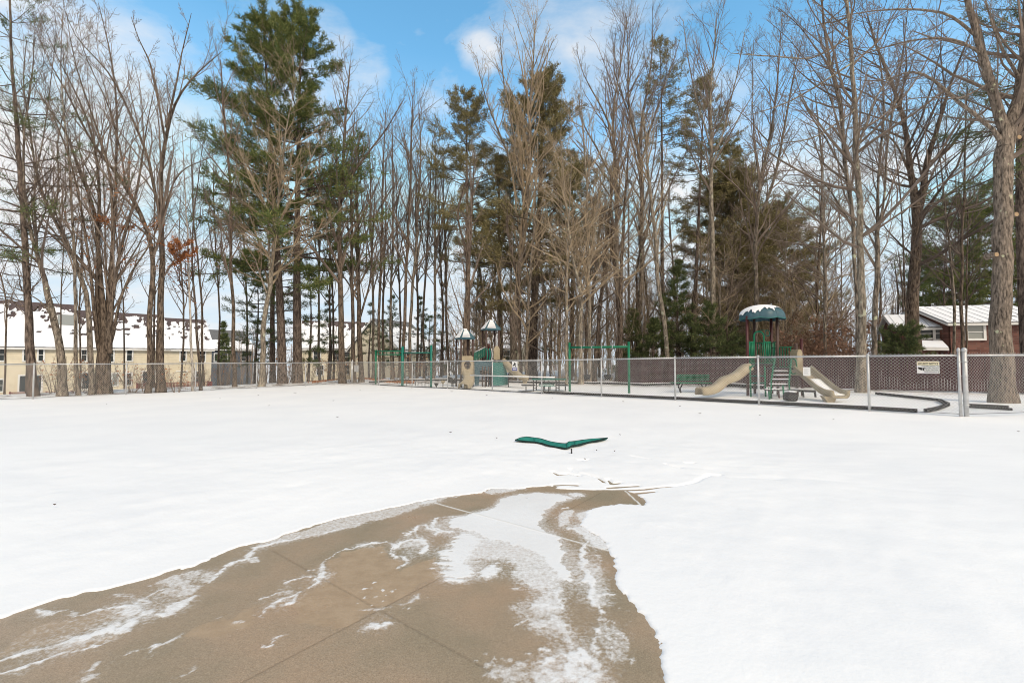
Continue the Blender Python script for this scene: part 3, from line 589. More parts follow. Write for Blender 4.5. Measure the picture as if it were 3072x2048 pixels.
def resample(P, R, k, rg, jit):
    P = np.asarray(P, float); R = np.asarray(R, float); d = np.r_[0, np.cumsum(np.linalg.norm(np.diff(P, axis=0), axis=1))]
    # smooth through the survey points, then add a little natural wobble
    s = np.linspace(0, d[-1], k); Q = np.stack([np.interp(s, d, P[:, i]) for i in range(3)], 1); r = np.interp(s, d, R)
    for _ in range(2): Q[1:-1] = .25 * Q[:-2] + .5 * Q[1:-1] + .25 * Q[2:]
    w = rg.normal(size=(k, 3)) * jit; w[1:-1] = (w[:-2] + w[1:-1] + w[2:]) / 2.2; w[0] = 0; w[:, 2] *= .3
    return Q + w * np.minimum(1, r[:, None] * 7 + .1), r
SPREAD = dict(n1=2.3, L1=.32, a1=(35, 75), up1=.1, n2=7, n3=7, L2=.48, L3=.5)
UPRIGHT = dict(n1=2.2, L1=.28, a1=(18, 50), up1=.33, n2=7, n3=7, L2=.48, L3=.48)
def bare_parts(stems, rg, style, dens=1., t0=.3, twig=.0065, sides=8, fine=True):
    """stems: list of (P, R). Returns (stem builder, branch builder)."""
    tr = MB(); br = MB(); st = style
    for i, (P, R) in enumerate(stems):
        V, Fq = tubes(P[None], R[None], sides) if sides < 12 else rough_tube(P, R, seed=i); tr.add(V, Fq)
        ln = np.linalg.norm(np.diff(P, axis=0), axis=1).sum()
        lo = t0 if i == 0 else .12
        n1 = max(4, int(ln * st['n1'] * dens * (1 - lo)))
        A, ra = children(rg, P[None], R[None], n1, lo, 1., st['L1'], st['a1'], st['up1'], 7, .016, twig * 1.5, .1, .35)
        br.many(A, ra, 4)
        B, rb = children(rg, A, ra, st['n2'], .18, 1., st['L2'], (25, 60), .12, 5, .013, twig, .12, .25); br.many(B, rb, 3)
        if fine:
            Cc, rc = children(rg, B, rb, st['n3'], .15, 1., st['L3'], (25, 60), .1, 4, .011, twig * .8, .14, .2); br.many(Cc, rc, 3)
    return tr, br
def stems_px(stems, d, rg, slope=.3):
    out = []
    for i, s in enumerate(stems):
        s = list(s); P = []; R = []; dy = rg.uniform(-slope, slope) if i else rg.uniform(-.04, .04)
        if i: base = at(s[0][0], s[0][1], d)[2]
        else: base = None
        for j, (x, y, w) in enumerate(s):
            p0 = at(x, y, d); b0 = base if base is not None else P[0][2] if P else p0[2]
            dd = d + dy * max(0, p0[2] - b0) * .6
            P.append(at(x, y, dd)); R.append(w * .5 * dd / F_PX * (1 if w > 30 else .88) / math.sqrt(1 + ((x - 1536) / F_PX) ** 2))
        if i == 0:
            g0 = float(gz(P[0][0], P[0][1])); P[0][2] = g0 - .15
            P.insert(1, P[0] + (P[1] - P[0]) * min(.15, .5 / max(.6, np.linalg.norm(P[1] - P[0])))); R.insert(1, R[0]); R[0] *= 1.35 if stems[0][0][2] < 60 else 1.12
        k = 26 if i == 0 else 15
        out.append(resample(P, R, k, rg, .045))
    return out
tree_no = [0]
def rough_tube(P, R, S=64, k=170, amp=.09, seed=0):
    s = np.linspace(0, 1, len(P)); q = np.linspace(0, 1, k); Q = np.stack([np.interp(q, s, P[:, i]) for i in range(3)], 1); r = np.interp(q, s, R)
    V, Fq = tubes(Q[None], r[None], S); V = V.reshape(k, S, 3); an = np.arange(S) / S * 2 * PI; L_ = np.r_[0, np.cumsum(np.linalg.norm(np.diff(Q, axis=0), axis=1))]
    c, sn = np.cos(an), np.sin(an); zz = L_[:, None] * np.ones(S); rr = r[:, None]
    n = fbm(c[None] * rr * 16 + 50 + zz * .5, sn[None] * rr * 16 + 50 + zz * .8 + seed, 3) + .5 * fbm(c[None] * rr * 30 + 20, sn[None] * rr * 30 + zz * 2.4 + 20, 2)
    n = np.clip((n - .55) * 2.2, -.6, .7); V = Q[:, None] + (V - Q[:, None]) * (1 + amp * n[..., None] * np.minimum(1, .22 / rr[..., None]))
    return V.reshape(-1, 3), Fq
def bare_tree(label, d, stems, style=UPRIGHT, bark='bark_brown', twigm='twig_brown', group=None, dens=1., t0=.3, leaves=None, twig=.0065, name='bare_tree', cat='tree', slope=.3, extra=None):
    tree_no[0] += 1; rg = np.random.default_rng(100 + tree_no[0]); d = max(d, on_line(stems[0][0][0], LEFT_A, CORNER)[1] + .7) if stems[0][0][0] < 1050 else d; dens = dens * (.72 if stems[0][0][0] < 720 else 1)
    S = stems_px(stems, d, rg, slope); loc = S[0][0][0] + np.array([0, 0, .15])
    o = thing(name, label, cat, loc, group)
    tr, br = bare_parts(S, rg, style, dens, t0, twig, sides=12 if stems[0][0][2] > 40 else 8)
    part(tr, 'trunk', bark, o, True); part(br, 'crown', twigm, o)
    if leaves:
        lm, n, zlo, zhi = leaves; part(leaf_cloud(br, rg, n, .055, loc[2] + zlo, loc[2] + zhi), 'dead_leaves', lm, o)
    if extra: extra(o)
    return o
def leaf_cloud(br, rg, n, size, zlo=-1e9, zhi=1e9):
    V = np.concatenate(br.V); V = V[(V[:, 2] > zlo) & (V[:, 2] < zhi)]
    if len(V) == 0: V = np.concatenate(br.V)
    return quads(V[rg.integers(0, len(V), n)] + rg.normal(size=(n, 3)) * .06, rg, size)
def quads(c, rg, size):
    n = len(c); a = nrm(rg.normal(size=(n, 3))); b = nrm(np.cross(a, rg.normal(size=(n, 3)))); s = size * rg.uniform(.6, 1.4, (n, 1))
    V = np.stack([c - a * s, c - b * s * .6, c + a * s, c + b * s * .6], 1).reshape(-1, 3)
    return MB().add(V, np.arange(4 * n).reshape(-1, 4))
def needles(mb, c, d, rg, m, ln, w):
    """m thin blades fanned round each centre c, leaning along d."""
    n = len(c); dirs = nrm(np.repeat(d, m, 0) * .8 + rg.normal(size=(n * m, 3)) * .75)
    cc = np.repeat(c, m, 0) + rg.normal(size=(n * m, 3)) * ln * .3; l = ln * rg.uniform(.6, 1.3, (n * m, 1))
    s = nrm(np.cross(dirs, rg.normal(size=(n * m, 3)))) * w
    V = np.stack([cc - s, cc + s, cc + dirs * l], 1).reshape(-1, 3)
    mb.add(V, np.arange(3 * n * m).reshape(-1, 3))
def pine_parts(rg, H, r0, base, Rmax, lean=(0, 0), whorl=.62, nb=5, gap=.15, dens=1., ln=.2, nw=.018, shape='white', path=None, dead=True, low_up=0., m=9):
    tr = MB(); nd = MB(); k = 18; s = np.linspace(0, 1, k)
    if path is None:
        P = np.stack([lean[0] * s ** 1.3 + .1 * np.sin(s * 5 + rg.random() * 6), lean[1] * s ** 1.3 + .1 * np.sin(s * 4 + rg.random() * 6), H * s - .12], 1); R = r0 * (1 - .93 * s ** 1.1)
        R[0] *= 1.25
    else: P, R = path; H = P[-1, 2] - P[0, 2]
    V, Fq = tubes(P[None], R[None], 10); tr.add(V, Fq)
    z = base
    zs = []
    while z < H * .985: zs.append(z); z += whorl * rg.uniform(.7, 1.35)
    brP = []; brR = []; brM = []
    for z in zs:
        t = (z - base) / (H - base)
        if rg.random() < gap * (1.7 - 1.6 * t): continue
        if shape == 'white': prof = (1 - t) ** .6 * min(1, .6 + 1.8 * t) * 1.25
        elif shape == 'cone': prof = (1 - t) ** .85
        else: prof = math.sqrt(max(.0, 1 - (2 * t - .9) ** 2 / 1.3))
        pos, rad, _ = interp(P[None], R[None], np.array([[z / H]])); pos = pos[0, 0]; rad = rad[0, 0]
        az0 = rg.random() * 6.28
        for j in range(nb):
            if rg.random() < .12: continue
            az = az0 + j * 2 * PI / nb + rg.normal() * .3; L = Rmax * prof * rg.uniform(.4, 1.25) + .2
            el = -.12 + .95 * t ** 1.5 + rg.normal() * .1 + low_up
            d = np.array([math.cos(az) * math.cos(el), math.sin(az) * math.cos(el), math.sin(el)]); q = np.zeros((7, 3)); q[0] = pos
            dd = d
            for i in range(1, 7):
                dd = dd + rg.normal(size=3) * .07; dd[2] += .045; dd = dd / np.linalg.norm(dd); q[i] = q[i - 1] + dd * L / 6
            brP.append(q); brR.append(np.maximum(min(rad * .45, .012 + L * .011) * (1 - .8 * np.linspace(0, 1, 7)), .006)); brM.append(t)
    if dead and base > 3:
        for z in np.arange(base * .3, base, .8):
            for j in range(3):
                pos, rad, _ = interp(P[None], R[None], np.array([[z / H]])); az = rg.random() * 6.28; L = rg.uniform(.6, 2.2)
                q = pos[0, 0] + np.outer(np.linspace(0, 1, 7) * L, [math.cos(az), math.sin(az), rg.uniform(-.25, .15)]) + rg.normal(size=(7, 3)) * .03; q[0] = pos[0, 0]
                tr.many(q[None], (.014 * (1 - .7 * np.linspace(0, 1, 7)))[None], 4)
    A = np.array(brP); ra = np.array(brR); tr.many(A, ra, 4)
    mm = int(9 * dens) + 1; Ls = np.linalg.norm(A[:, -1] - A[:, 0], axis=1); Bs = []; rbs = []
    for lo, hi, f in ((0, .8, .35), (.8, 1.6, .7), (1.6, 2.6, 1.1), (2.6, 4, 1.7), (4, 99, 2.3)):
        q = (Ls >= lo) & (Ls < hi)
        if q.any(): b_, r_ = children(rg, A[q], ra[q], max(2, int(mm * f)), .3 if lo > 2 else .15, 1., .5 if hi < 2 else .36, (25, 60), .05, 4, .01, .005, .1, .12, flat=.8); Bs.append(b_); rbs.append(r_)
    B = np.concatenate(Bs); rb = np.concatenate(rbs); tr.many(B, rb, 3)
    kk = max(3, int(5 * dens))
    t = .3 + .7 * (np.arange(kk)[None] + rg.random((len(B), kk))) / kk
    c, _, tn = interp(B, rb, t); needles(nd, c.reshape(-1, 3), tn.reshape(-1, 3) + [0, 0, .25], rg, m, ln, nw)
    t = .45 + .55 * rg.random((len(A), 7)); c, _, tn = interp(A, ra, t); needles(nd, c.reshape(-1, 3), tn.reshape(-1, 3) + [0, 0, .25], rg, m, ln, nw)
    return tr, nd
def pine(label, x, d, ytop, r_px, base_y, w, needle='needles_green', group=None, xt=None, name='pine_tree', cat='tree', seed=None, gdrop=0, **kw):
    tree_no[0] += 1; rg = np.random.default_rng(seed or 300 + tree_no[0])
    loc = gd(x, d); top = at(xt if xt is not None else x, ytop, d); H = top[2] - loc[2]
    base = at(x, base_y, d)[2] - loc[2]; o = thing(name, label, cat, loc, group)
    kw['nw'] = kw.get('nw', .018) * 1.2; kw['ln'] = kw.get('ln', .2) * 1.15; kw['whorl'] = kw.get('whorl', .62) * (.8 if kw.get('shape', 'white') == 'white' else .95)
    tr, nd = pine_parts(rg, H, w * .42 * d / F_PX, max(.2, base), r_px * d / F_PX, lean=(top[0] - loc[0], 0), **kw)
    for mb, nm, mt in ((tr, 'trunk', 'bark_pine'), (nd, 'crown', needle)):
        me = mb.mesh(nm, smooth=nm == 'trunk'); me.materials.append(M[mt]); meshobj(nm, me, None, o)
    return o

# ---- left group --------------------------------------------------------------
lg = 'bare trees behind the left fence run'
def T1():
    rg = np.random.default_rng(41)
    S = stems_px([[(102, 1187, 35), (88, 950, 30), (78, 800, 27), (66, 638, 23), (54, 459, 20), (45, 306, 15), (36, 153, 11), (26, -20, 8), (20, -200, 3)]], 21.5, rg)
    o = thing('pine_tree', 'tall straight pine trunk at the far left edge, sweeping bare lower limbs and thin needles', 'tree', S[0][0][0] + [0, 0, .15])
    P, R = S[0]; tr, nd = pine_parts(rg, 0, 0, 6.5, 3.4, path=(P, R), whorl=.75, nb=4, gap=.3, dens=.7, ln=.2, nw=.013, low_up=-.1, dead=False, m=7)
    sw = MB()
    for i in range(26):
        z = rg.uniform(.16, .5); pos, rad, _ = interp(P[None], R[None], np.array([[z]])); az = rg.uniform(2.2, 4.2) if i % 3 else rg.uniform(-.8, .8); L = rg.uniform(1.6, 4.2)
        q = pos[0, 0] + np.outer(np.linspace(0, 1, 7) * L, [math.cos(az), math.sin(az) * .7, rg.uniform(-.05, .35)]) + np.outer(np.linspace(0, 1, 7) ** 2 * L * .22, [0, 0, 1]) + rg.normal(size=(7, 3)) * .05
        q[0] = pos[0, 0]; rr = rg.uniform(.025, .05) * (1 - .8 * np.linspace(0, 1, 7)); tr.many(q[None], rr[None], 5)
        B, rb = children(rg, q[None], rr[None], 9, .2, 1, .4, (25, 65), -.05, 5, .012, .006, .12, .15); tr.many(B, rb, 3)
        B, rb = children(rg, B, rb, 4, .2, 1, .45, (25, 65), 0, 4, .012, .005, .12, .15); tr.many(B, rb, 3)
    part(tr, 'trunk', 'bark_pine', o, True); part(nd, 'crown', 'needles_dark', o)
T1()
bare_tree('dark bare tree leaning left from its base, just right of the leftmost pine', 21.5, [[(188, 1180, 34), (181, 1028, 30), (150, 914, 27), (121, 800, 19), (107, 740, 16), (87, 690, 14), (77, 622, 12), (68, 500, 10), (72, 380, 8), (95, 250, 6), (105, 100, 3)], [(112, 760, 10), (100, 560, 8), (130, 420, 6), (150, 260, 4), (170, 100, 2)], [(165, 960, 8), (120, 900, 6), (60, 870, 4), (10, 850, 2)]], UPRIGHT, 'bark_grey', 'twig_dark', lg)
bare_tree('crooked grey tree with a knotted bend and lichen patches, left of the many-stemmed clump', 22.5, [[(274, 1182, 24), (271, 963, 21), (255, 850, 19), (232, 800, 18), (200, 730, 15), (160, 653, 14), (125, 590, 12), (110, 530, 10), (104, 469, 9), (87, 372, 7), (66, 260, 5), (80, 120, 3)], [(160, 653, 9), (180, 560, 7), (170, 430, 6), (200, 300, 4), (190, 150, 2)]], UPRIGHT, 'bark_grey', 'twig_brown', lg)
bare_tree('slim straight grey tree standing alone left of the crooked lichened tree', 22, [[(237, 1184, 17), (229, 996, 14), (224, 800, 12), (214, 600, 10), (205, 450, 8), (185, 300, 6), (182, 150, 4), (190, 10, 2)]], UPRIGHT, 'bark_grey', 'twig_brown', lg)
bare_tree('broad clump of mossy stems fanning out from one thick base behind the left fence', 23, [[(310, 1184, 50), (310, 1080, 44), (308, 960, 22), (300, 800, 15), (285, 610, 13), (240, 535, 10), (205, 400, 8), (140, 320, 5), (80, 220, 3)],
  [(302, 1060, 20), (290, 850, 16), (300, 620, 12), (300, 470, 9), (230, 260, 6), (160, 170, 4), (120, 40, 2)], [(312, 1060, 22), (322, 850, 17), (345, 640, 12), (350, 480, 9), (352, 300, 7), (330, 150, 5), (296, 10, 2)], [(320, 1050, 20), (345, 830, 14), (372, 700, 11), (405, 620, 9), (425, 500, 7), (440, 360, 4), (470, 240, 2)],
  [(330, 1060, 18), (336, 830, 14), (338, 640, 11), (330, 480, 8), (270, 330, 6), (215, 180, 4), (200, 40, 2)], [(300, 1070, 16), (284, 900, 12), (262, 760, 10), (245, 620, 9), (205, 450, 6), (150, 330, 3)], [(325, 1060, 14), (360, 900, 10), (400, 800, 7), (450, 740, 5), (480, 660, 3)]], UPRIGHT, 'bark_brown', 'twig_brown', lg, dens=.75, leaves=('leaf_orange', 320, 5, 11))
bare_tree('brown tree arching far up to the left, the left one of a close pair', 23, [[(442, 1174, 24), (450, 1030, 21), (457, 898, 20), (460, 800, 18), (452, 714, 17), (423, 638, 17), (378, 561, 15), (352, 515, 14), (306, 474, 11), (255, 393, 9), (199, 265, 6), (143, 189, 4), (100, 66, 2)], [(378, 561, 8), (360, 430, 7), (320, 300, 5), (250, 160, 3), (230, 40, 2)], [(306, 474, 7), (230, 440, 5), (140, 420, 4), (70, 370, 2)]], UPRIGHT, 'bark_brown', 'twig_brown', lg, leaves=('leaf_orange', 600, 3, 9))
bare_tree('tall forking tree with orange dead leaves clinging low, the right one of a close pair', 23, [[(483, 1174, 32), (481, 963, 26), (484, 800, 22), (487, 612, 18), (485, 485, 16), (497, 383, 13), (515, 332, 10), (546, 265, 8), (607, 204, 5), (668, 153, 2)], [(497, 383, 10), (511, 327, 9), (531, 245, 7), (546, 153, 5), (573, 40, 2)], [(492, 400, 9), (480, 327, 8), (459, 230, 7), (449, 178, 6), (418, 128, 4), (393, 51, 2)],
  [(480, 640, 12), (462, 561, 12), (444, 469, 11), (408, 378, 9), (352, 255, 7), (296, 173, 5), (224, 128, 4), (190, 20, 2)], [(495, 640, 8), (520, 540, 6), (560, 500, 4), (640, 470, 2)]], UPRIGHT, 'bark_brown', 'twig_brown', lg, leaves=('leaf_orange', 1500, 1.5, 8))
bare_tree('thin white-barked birch in front of the yellow house', 24, [[(579, 1170, 10), (571, 930, 8), (566, 800, 7), (560, 650, 5), (552, 520, 4), (548, 400, 2)]], SPREAD, 'bark_birch', 'twig_dark', lg, dens=.7, name='birch_tree')
bare_tree('very thin dark sapling leaning beside the white birch', 24.5, [[(602, 1172, 12), (590, 980, 9), (577, 800, 7), (580, 640, 5), (600, 500, 3), (610, 420, 2)]], SPREAD, 'bark_dark', 'twig_dark', lg, dens=.8, leaves=('leaf_orange', 220, 1, 7))
bare_tree('slender dark tree left of the two green pines', 29, [[(704, 1156, 16), (698, 900, 12), (690, 800, 11), (695, 620, 10), (683, 450, 9), (670, 330, 7), (662, 180, 3)]], UPRIGHT, 'bark_brown', 'twig_brown', lg, leaves=('leaf_rust', 150, 4, 10))
bare_tree('pale tan tree forking widely in front of the two green pines', 29.5, [[(784, 1163, 24), (788, 1080, 20), (793, 963, 17), (802, 882, 16), (816, 820, 14), (830, 663, 11), (845, 500, 8), (852, 430, 6), (870, 330, 4), (890, 240, 2)], [(810, 850, 9), (803, 700, 9), (803, 520, 7), (815, 430, 6), (800, 330, 4), (818, 250, 2)], [(828, 700, 8), (870, 600, 7), (930, 480, 5), (985, 370, 2)], [(800, 880, 7), (760, 760, 5), (700, 690, 4), (640, 640, 2)], [(830, 680, 6), (760, 540, 5), (720, 420, 3), (690, 330, 2)], [(818, 800, 6), (900, 720, 5), (980, 680, 3), (1040, 600, 2)]], SPREAD, 'bark_pale', 'twig_tan', lg, dens=1.1, leaves=('leaf_rust', 420, 3, 11))
# ---- the two big pines ----------------------------------------------------------
pine('tall full green pine on the left, the left trunk of two standing together', 846, 33, 40, 235, 800, 30, xt=790, whorl=1.15, nb=6, gap=.2, dens=1., ln=.24, nw=.02, m=8, group='big green pines')
pine('tallest full green pine on the left, its top nearly reaching the frame', 894, 33.8, 26, 240, 900, 32, xt=898, whorl=1.15, nb=6, gap=.2, dens=1., ln=.24, nw=.02, m=8, group='big green pines')
pine('dark pine with low sparse boughs tucked behind the two big green pines', 822, 37, 420, 110, 1020, 20, 'needles_dark', whorl=.9, nb=4, gap=.25, dens=.7, ln=.22, nw=.018, m=7)
for i, (x, d, yt, r, nm) in enumerate(((930, 36, 790, 70, 'low dark evergreen filling in behind the right-hand big pine'), (770, 40, 780, 60, 'low dark evergreen to the left of the two big pine trunks'), (990, 44, 880, 60, 'small drooping evergreen left of the pair of slim brown trunks'))):
    pine(nm, x, d, yt, r, 1080, 10, 'needles_dark', whorl=.75, nb=5, gap=.15, dens=.6, ln=.18, nw=.015, shape='cone', dead=False, m=7, name='hemlock_tree')
# ---- middle left -----------------------------------------------------------------
mg = 'slim trees beyond the fence corner'
bare_tree('double-stemmed brown tree left of the fence corner, its right fork reaching far up', 32.5, [[(1028, 1143, 24), (1023, 960, 19), (1019, 800, 17), (1020, 612, 13), (1028, 510, 11), (1033, 408, 8), (1040, 290, 5), (1050, 200, 2)], [(1021, 600, 9), (1059, 520, 8), (1110, 449, 6), (1161, 388, 4), (1210, 300, 2)], [(1024, 700, 7), (990, 600, 6), (950, 520, 4), (930, 440, 2)]], UPRIGHT, 'bark_brown', 'twig_brown', mg)
bare_tree('slim dark upright tree directly right of the double-stemmed brown tree', 34, [[(1062, 1142, 15), (1058, 950, 12), (1053, 800, 11), (1056, 612, 9), (1052, 480, 6), (1065, 340, 2)]], UPRIGHT, 'bark_dark', 'twig_brown', mg)
bare_tree('slim dark tree right behind the fence corner post', 34.5, [[(1084, 1142, 19), (1076, 900, 14), (1073, 700, 11), (1070, 560, 8), (1078, 420, 3)], [(1078, 960, 8), (1110, 860, 6), (1120, 700, 5), (1125, 560, 2)]], UPRIGHT, 'bark_dark', 'twig_brown', mg)
for i, (x, w, yt, xm, d) in enumerate(((1118, 10, 420, 1112, 40), (1138, 11, 330, 1150, 38), (1152, 9, 480, 1158, 42), (1176, 10, 360, 1180, 40), (1196, 8, 500, 1190, 44), (1210, 13, 260, 1235, 37), (1232, 12, 340, 1262, 38), (1252, 9, 470, 1246, 43), (1272, 9, 420, 1290, 41), (1300, 11, 380, 1308, 39), (1322, 9, 520, 1318, 44), (1345, 10, 450, 1330, 42), (960, 9, 420, 955, 40), (985, 8, 500, 992, 42), (655, 8, 430, 640, 38), (740, 8, 500, 728, 40), (1000, 8, 560, 985, 43))):
    r_ = np.random.default_rng(i); ss = [[(x, 1140, w), (x + r_.uniform(-8, 8), 950, w * .85), ((x + xm) / 2, 750, w * .7), (xm, yt + 160, w * .5), (xm + r_.uniform(-8, 8), yt, 2)]]
    if i % 2 == 0: ss.append([((x + xm) / 2, 800, w * .5), ((x + xm) / 2 + r_.choice([-1, 1]) * 28, 640, w * .4), ((x + xm) / 2 + r_.choice([-1, 1]) * 36, yt + 60, 2)])
    grp = 'slender trunks above the green climbing frame' if x > 1100 else 'slender saplings among the big pines'
    lb = 'slender bare trunk in the close row rising behind the green climbing frame' if x > 1100 else 'slender bare sapling rising beside the two big green pines'
    bare_tree(lb, d, ss, UPRIGHT, 'bark_brown' if i % 3 else 'bark_grey', 'twig_brown', grp, dens=.8, t0=.35)
# ---- pines in the middle ------------------------------------------------------------
pine('narrow dull-green pine left of centre behind the hip-roofed play tower', 1398, 37, 286, 165, 760, 24, 'needles_olive', whorl=.8, nb=5, gap=.2, dens=.9, ln=.24, nw=.019, m=7, xt=1405)
pine('broad dull olive pine in the middle of the wood, top mixed with bare branches', 1600, 39, 214, 235, 900, 34, 'needles_olive', whorl=.7, nb=5, gap=.1, dens=1., ln=.25, nw=.02, m=8, xt=1632)
pine('smaller olive pine filling the gap between the narrow and the broad middle pines', 1500, 43, 470, 130, 950, 20, 'needles_olive', whorl=.8, nb=5, gap=.25, dens=.8, ln=.25, nw=.02, m=7)
pine('shorter olive pine to the right of the broad middle pine', 1716, 43, 450, 130, 950, 20, 'needles_olive', whorl=.8, nb=5, gap=.25, dens=.8, ln=.25, nw=.02, m=7)
pine('tall high-crowned pine with a long bare trunk, right of centre', 1992, 41, 118, 105, 420, 18, 'needles_olive', whorl=.7, nb=5, gap=.15, dens=.75, ln=.22, nw=.017, m=6, xt=1978)
pine('high-crowned pine whose boughs reach right behind a pale trunk', 2084, 42, 224, 125, 640, 18, 'needles_olive', whorl=.75, nb=5, gap=.2, dens=.8, ln=.22, nw=.018, m=7, xt=2110)
pine('pine with ragged shelves of needles above the dome-roofed tower', 2190, 46, 430, 130, 760, 16, 'needles_olive', whorl=.8, nb=5, gap=.25, dens=.8, ln=.24, nw=.02, m=7)
pine('rounded brownish-green evergreen left of the dome-roofed play tower', 2195, 44, 545, 150, 1040, 20, 'needles_olive', whorl=.55, nb=6, gap=.05, dens=1., ln=.27, nw=.022, m=8, shape='round', dead=False)
pine('rounded brownish-green evergreen behind the dome-roofed play tower', 2320, 46, 640, 150, 1060, 20, 'needles_olive', whorl=.55, nb=6, gap=.05, dens=1., ln=.27, nw=.022, m=8, shape='round', dead=False)
for i, (x, d, yt, r, lb) in enumerate(((1900, 35, 930, 70, 'low dark hemlock at the left end of the maroon fence'), (2035, 33, 780, 95, 'tallest dark hemlock behind the green park bench'), (2130, 31, 900, 85, 'dense dark hemlock between the bench and the dome-roofed tower'), (1962, 32, 960, 70, 'short dark hemlock directly above the green park bench'), (2190, 36, 960, 60, 'dark hemlock just left of the dome-roofed tower'))):
    pine(lb, x, d, yt, r, 1110, 12, 'needles_dark', whorl=.42, nb=6, gap=.05, dens=.9, ln=.19, nw=.016, shape='cone', dead=False, m=8, name='hemlock_tree', group='dark hemlocks behind the maroon fence')
# far small evergreens between trunks
for i, (x, d, yt, r) in enumerate(((1110, 50, 900, 50), (1180, 52, 880, 55), (1262, 50, 890, 50), (1330, 48, 850, 60), (1440, 52, 860, 50), (1290, 56, 930, 50), (1150, 58, 960, 60), (1540, 50, 930, 60), (1650, 52, 950, 60))):
    pine('small far evergreen between slender trunks beyond the fence corner' if x < 1400 else 'small far evergreen in the shade of the middle pines', x, d, yt, r, 1090, 8, 'needles_dark', whorl=.75, nb=4, gap=.2, dens=.5, ln=.2, nw=.016, shape='cone', dead=False, m=6, name='hemlock_tree', group='far small evergreens left' if x < 1400 else 'far small evergreens middle')
# ---- middle bare trees ----------------------------------------------------------------
cg = 'bare trees in the middle of the wood'
bare_tree('tall bare tree rising out of the broad middle pine, its top fan above it', 35, [[(1537, 1150, 26), (1545, 900, 20), (1570, 700, 16), (1588, 510, 13), (1592, 300, 9), (1600, 200, 6), (1606, 60, 2)], [(1575, 640, 9), (1545, 420, 7), (1510, 260, 5), (1500, 100, 2)], [(1593, 290, 6), (1630, 190, 4), (1660, 120, 2)], [(1580, 600, 8), (1490, 380, 6), (1450, 280, 4), (1430, 170, 2)]], UPRIGHT, 'bark_grey', 'twig_tan', cg, dens=1.1)
bare_tree('large bare tree forking above its middle, left of the high-crowned pines', 34, [[(1862, 1130, 20), (1850, 800, 15), (1848, 561, 13), (1836, 357, 9), (1850, 250, 6), (1870, 150, 4), (1882, 40, 2)], [(1840, 400, 7), (1790, 290, 5), (1750, 230, 3), (1730, 150, 2)], [(1848, 560, 7), (1790, 440, 6), (1745, 370, 3), (1735, 280, 2)]], UPRIGHT, 'bark_grey', 'twig_brown', cg)
bare_tree('large bare tree with three long upright leaders beside the high-crowned pine', 36, [[(1915, 1130, 19), (1925, 800, 15), (1928, 561, 13), (1917, 434, 11), (1882, 332, 8), (1887, 204, 5), (1877, 40, 2)], [(1920, 440, 9), (1926, 350, 8), (1958, 179, 5), (1958, 20, 2)], [(1926, 480, 7), (1960, 360, 6), (2000, 240, 4), (2040, 120, 2)], [(1885, 340, 5), (1840, 210, 4), (1846, 100, 2)]], UPRIGHT, 'bark_grey', 'twig_brown', cg)
bare_tree('pale straight trunk standing out in front of the dark hemlocks', 31, [[(2140, 1130, 20), (2136, 875, 18), (2135, 560, 15), (2132, 430, 11), (2128, 300, 8), (2142, 150, 5), (2152, 40, 2)], [(2134, 500, 7), (2180, 360, 5), (2210, 230, 4), (2235, 90, 2)], [(2132, 440, 6), (2090, 300, 5), (2060, 160, 3), (2050, 60, 2)]], UPRIGHT, 'bark_pale', 'twig_brown', cg, t0=.5)
bare_tree('pale leaning trunk crossing the dark hemlocks left of the bench', 30, [[(2010, 1150, 17), (2003, 1071, 16), (1990, 963, 15), (1974, 800, 14), (1955, 620, 11), (1940, 470, 8), (1930, 330, 3)]], UPRIGHT, 'bark_pale', 'twig_tan', cg, t0=.4)
bare_tree('lichen-spotted tree framed by the green swing bar, left of its middle', 28.5, [[(1742, 1152, 19), (1742, 996, 15), (1744, 882, 13), (1722, 800, 10), (1700, 650, 8), (1690, 520, 5), (1680, 400, 2)], [(1744, 890, 8), (1775, 780, 7), (1790, 640, 5), (1800, 500, 2)]], SPREAD, 'bark_pale', 'twig_tan', cg, dens=1.2)
bare_tree('lichen-spotted straight tree framed by the green swing bar at its middle', 29.5, [[(1768, 1148, 15), (1767, 960, 12), (1764, 800, 11), (1760, 560, 8), (1752, 420, 5), (1745, 300, 2)]], SPREAD, 'bark_pale', 'twig_tan', cg, dens=1.1)
bare_tree('thin pale tree hugging the left post of the green swing frame', 28, [[(1699, 1152, 10), (1700, 900, 8), (1704, 720, 7), (1712, 560, 4), (1716, 460, 2)]], SPREAD, 'bark_pale', 'twig_tan', cg)
bare_tree('dark slanting tree seen through the middle of the swing frame', 32, [[(1783, 1140, 15), (1800, 930, 12), (1822, 700, 9), (1840, 520, 6), (1850, 420, 2)]], UPRIGHT, 'bark_dark', 'twig_brown', cg)
bare_tree('stout brown trunk beside the right post of the swing frame', 30.5, [[(1862, 1146, 17), (1861, 930, 14), (1868, 700, 11), (1880, 540, 7), (1890, 400, 2)]], SPREAD, 'bark_brown', 'twig_tan', cg)
bare_tree('twin-forked bare tree left of the dome-roofed tower, its fork at mid height', 31, [[(2264, 1110, 17), (2266, 880, 14), (2272, 640, 12), (2277, 551, 11), (2310, 420, 9), (2328, 306, 6), (2338, 180, 4), (2347, 40, 2)], [(2285, 640, 9), (2308, 582, 11), (2334, 510, 10), (2349, 408, 8), (2374, 255, 6), (2408, 110, 2)], [(2277, 560, 6), (2262, 420, 5), (2255, 260, 3), (2262, 120, 2)]], UPRIGHT, 'bark_grey', 'twig_brown', cg)
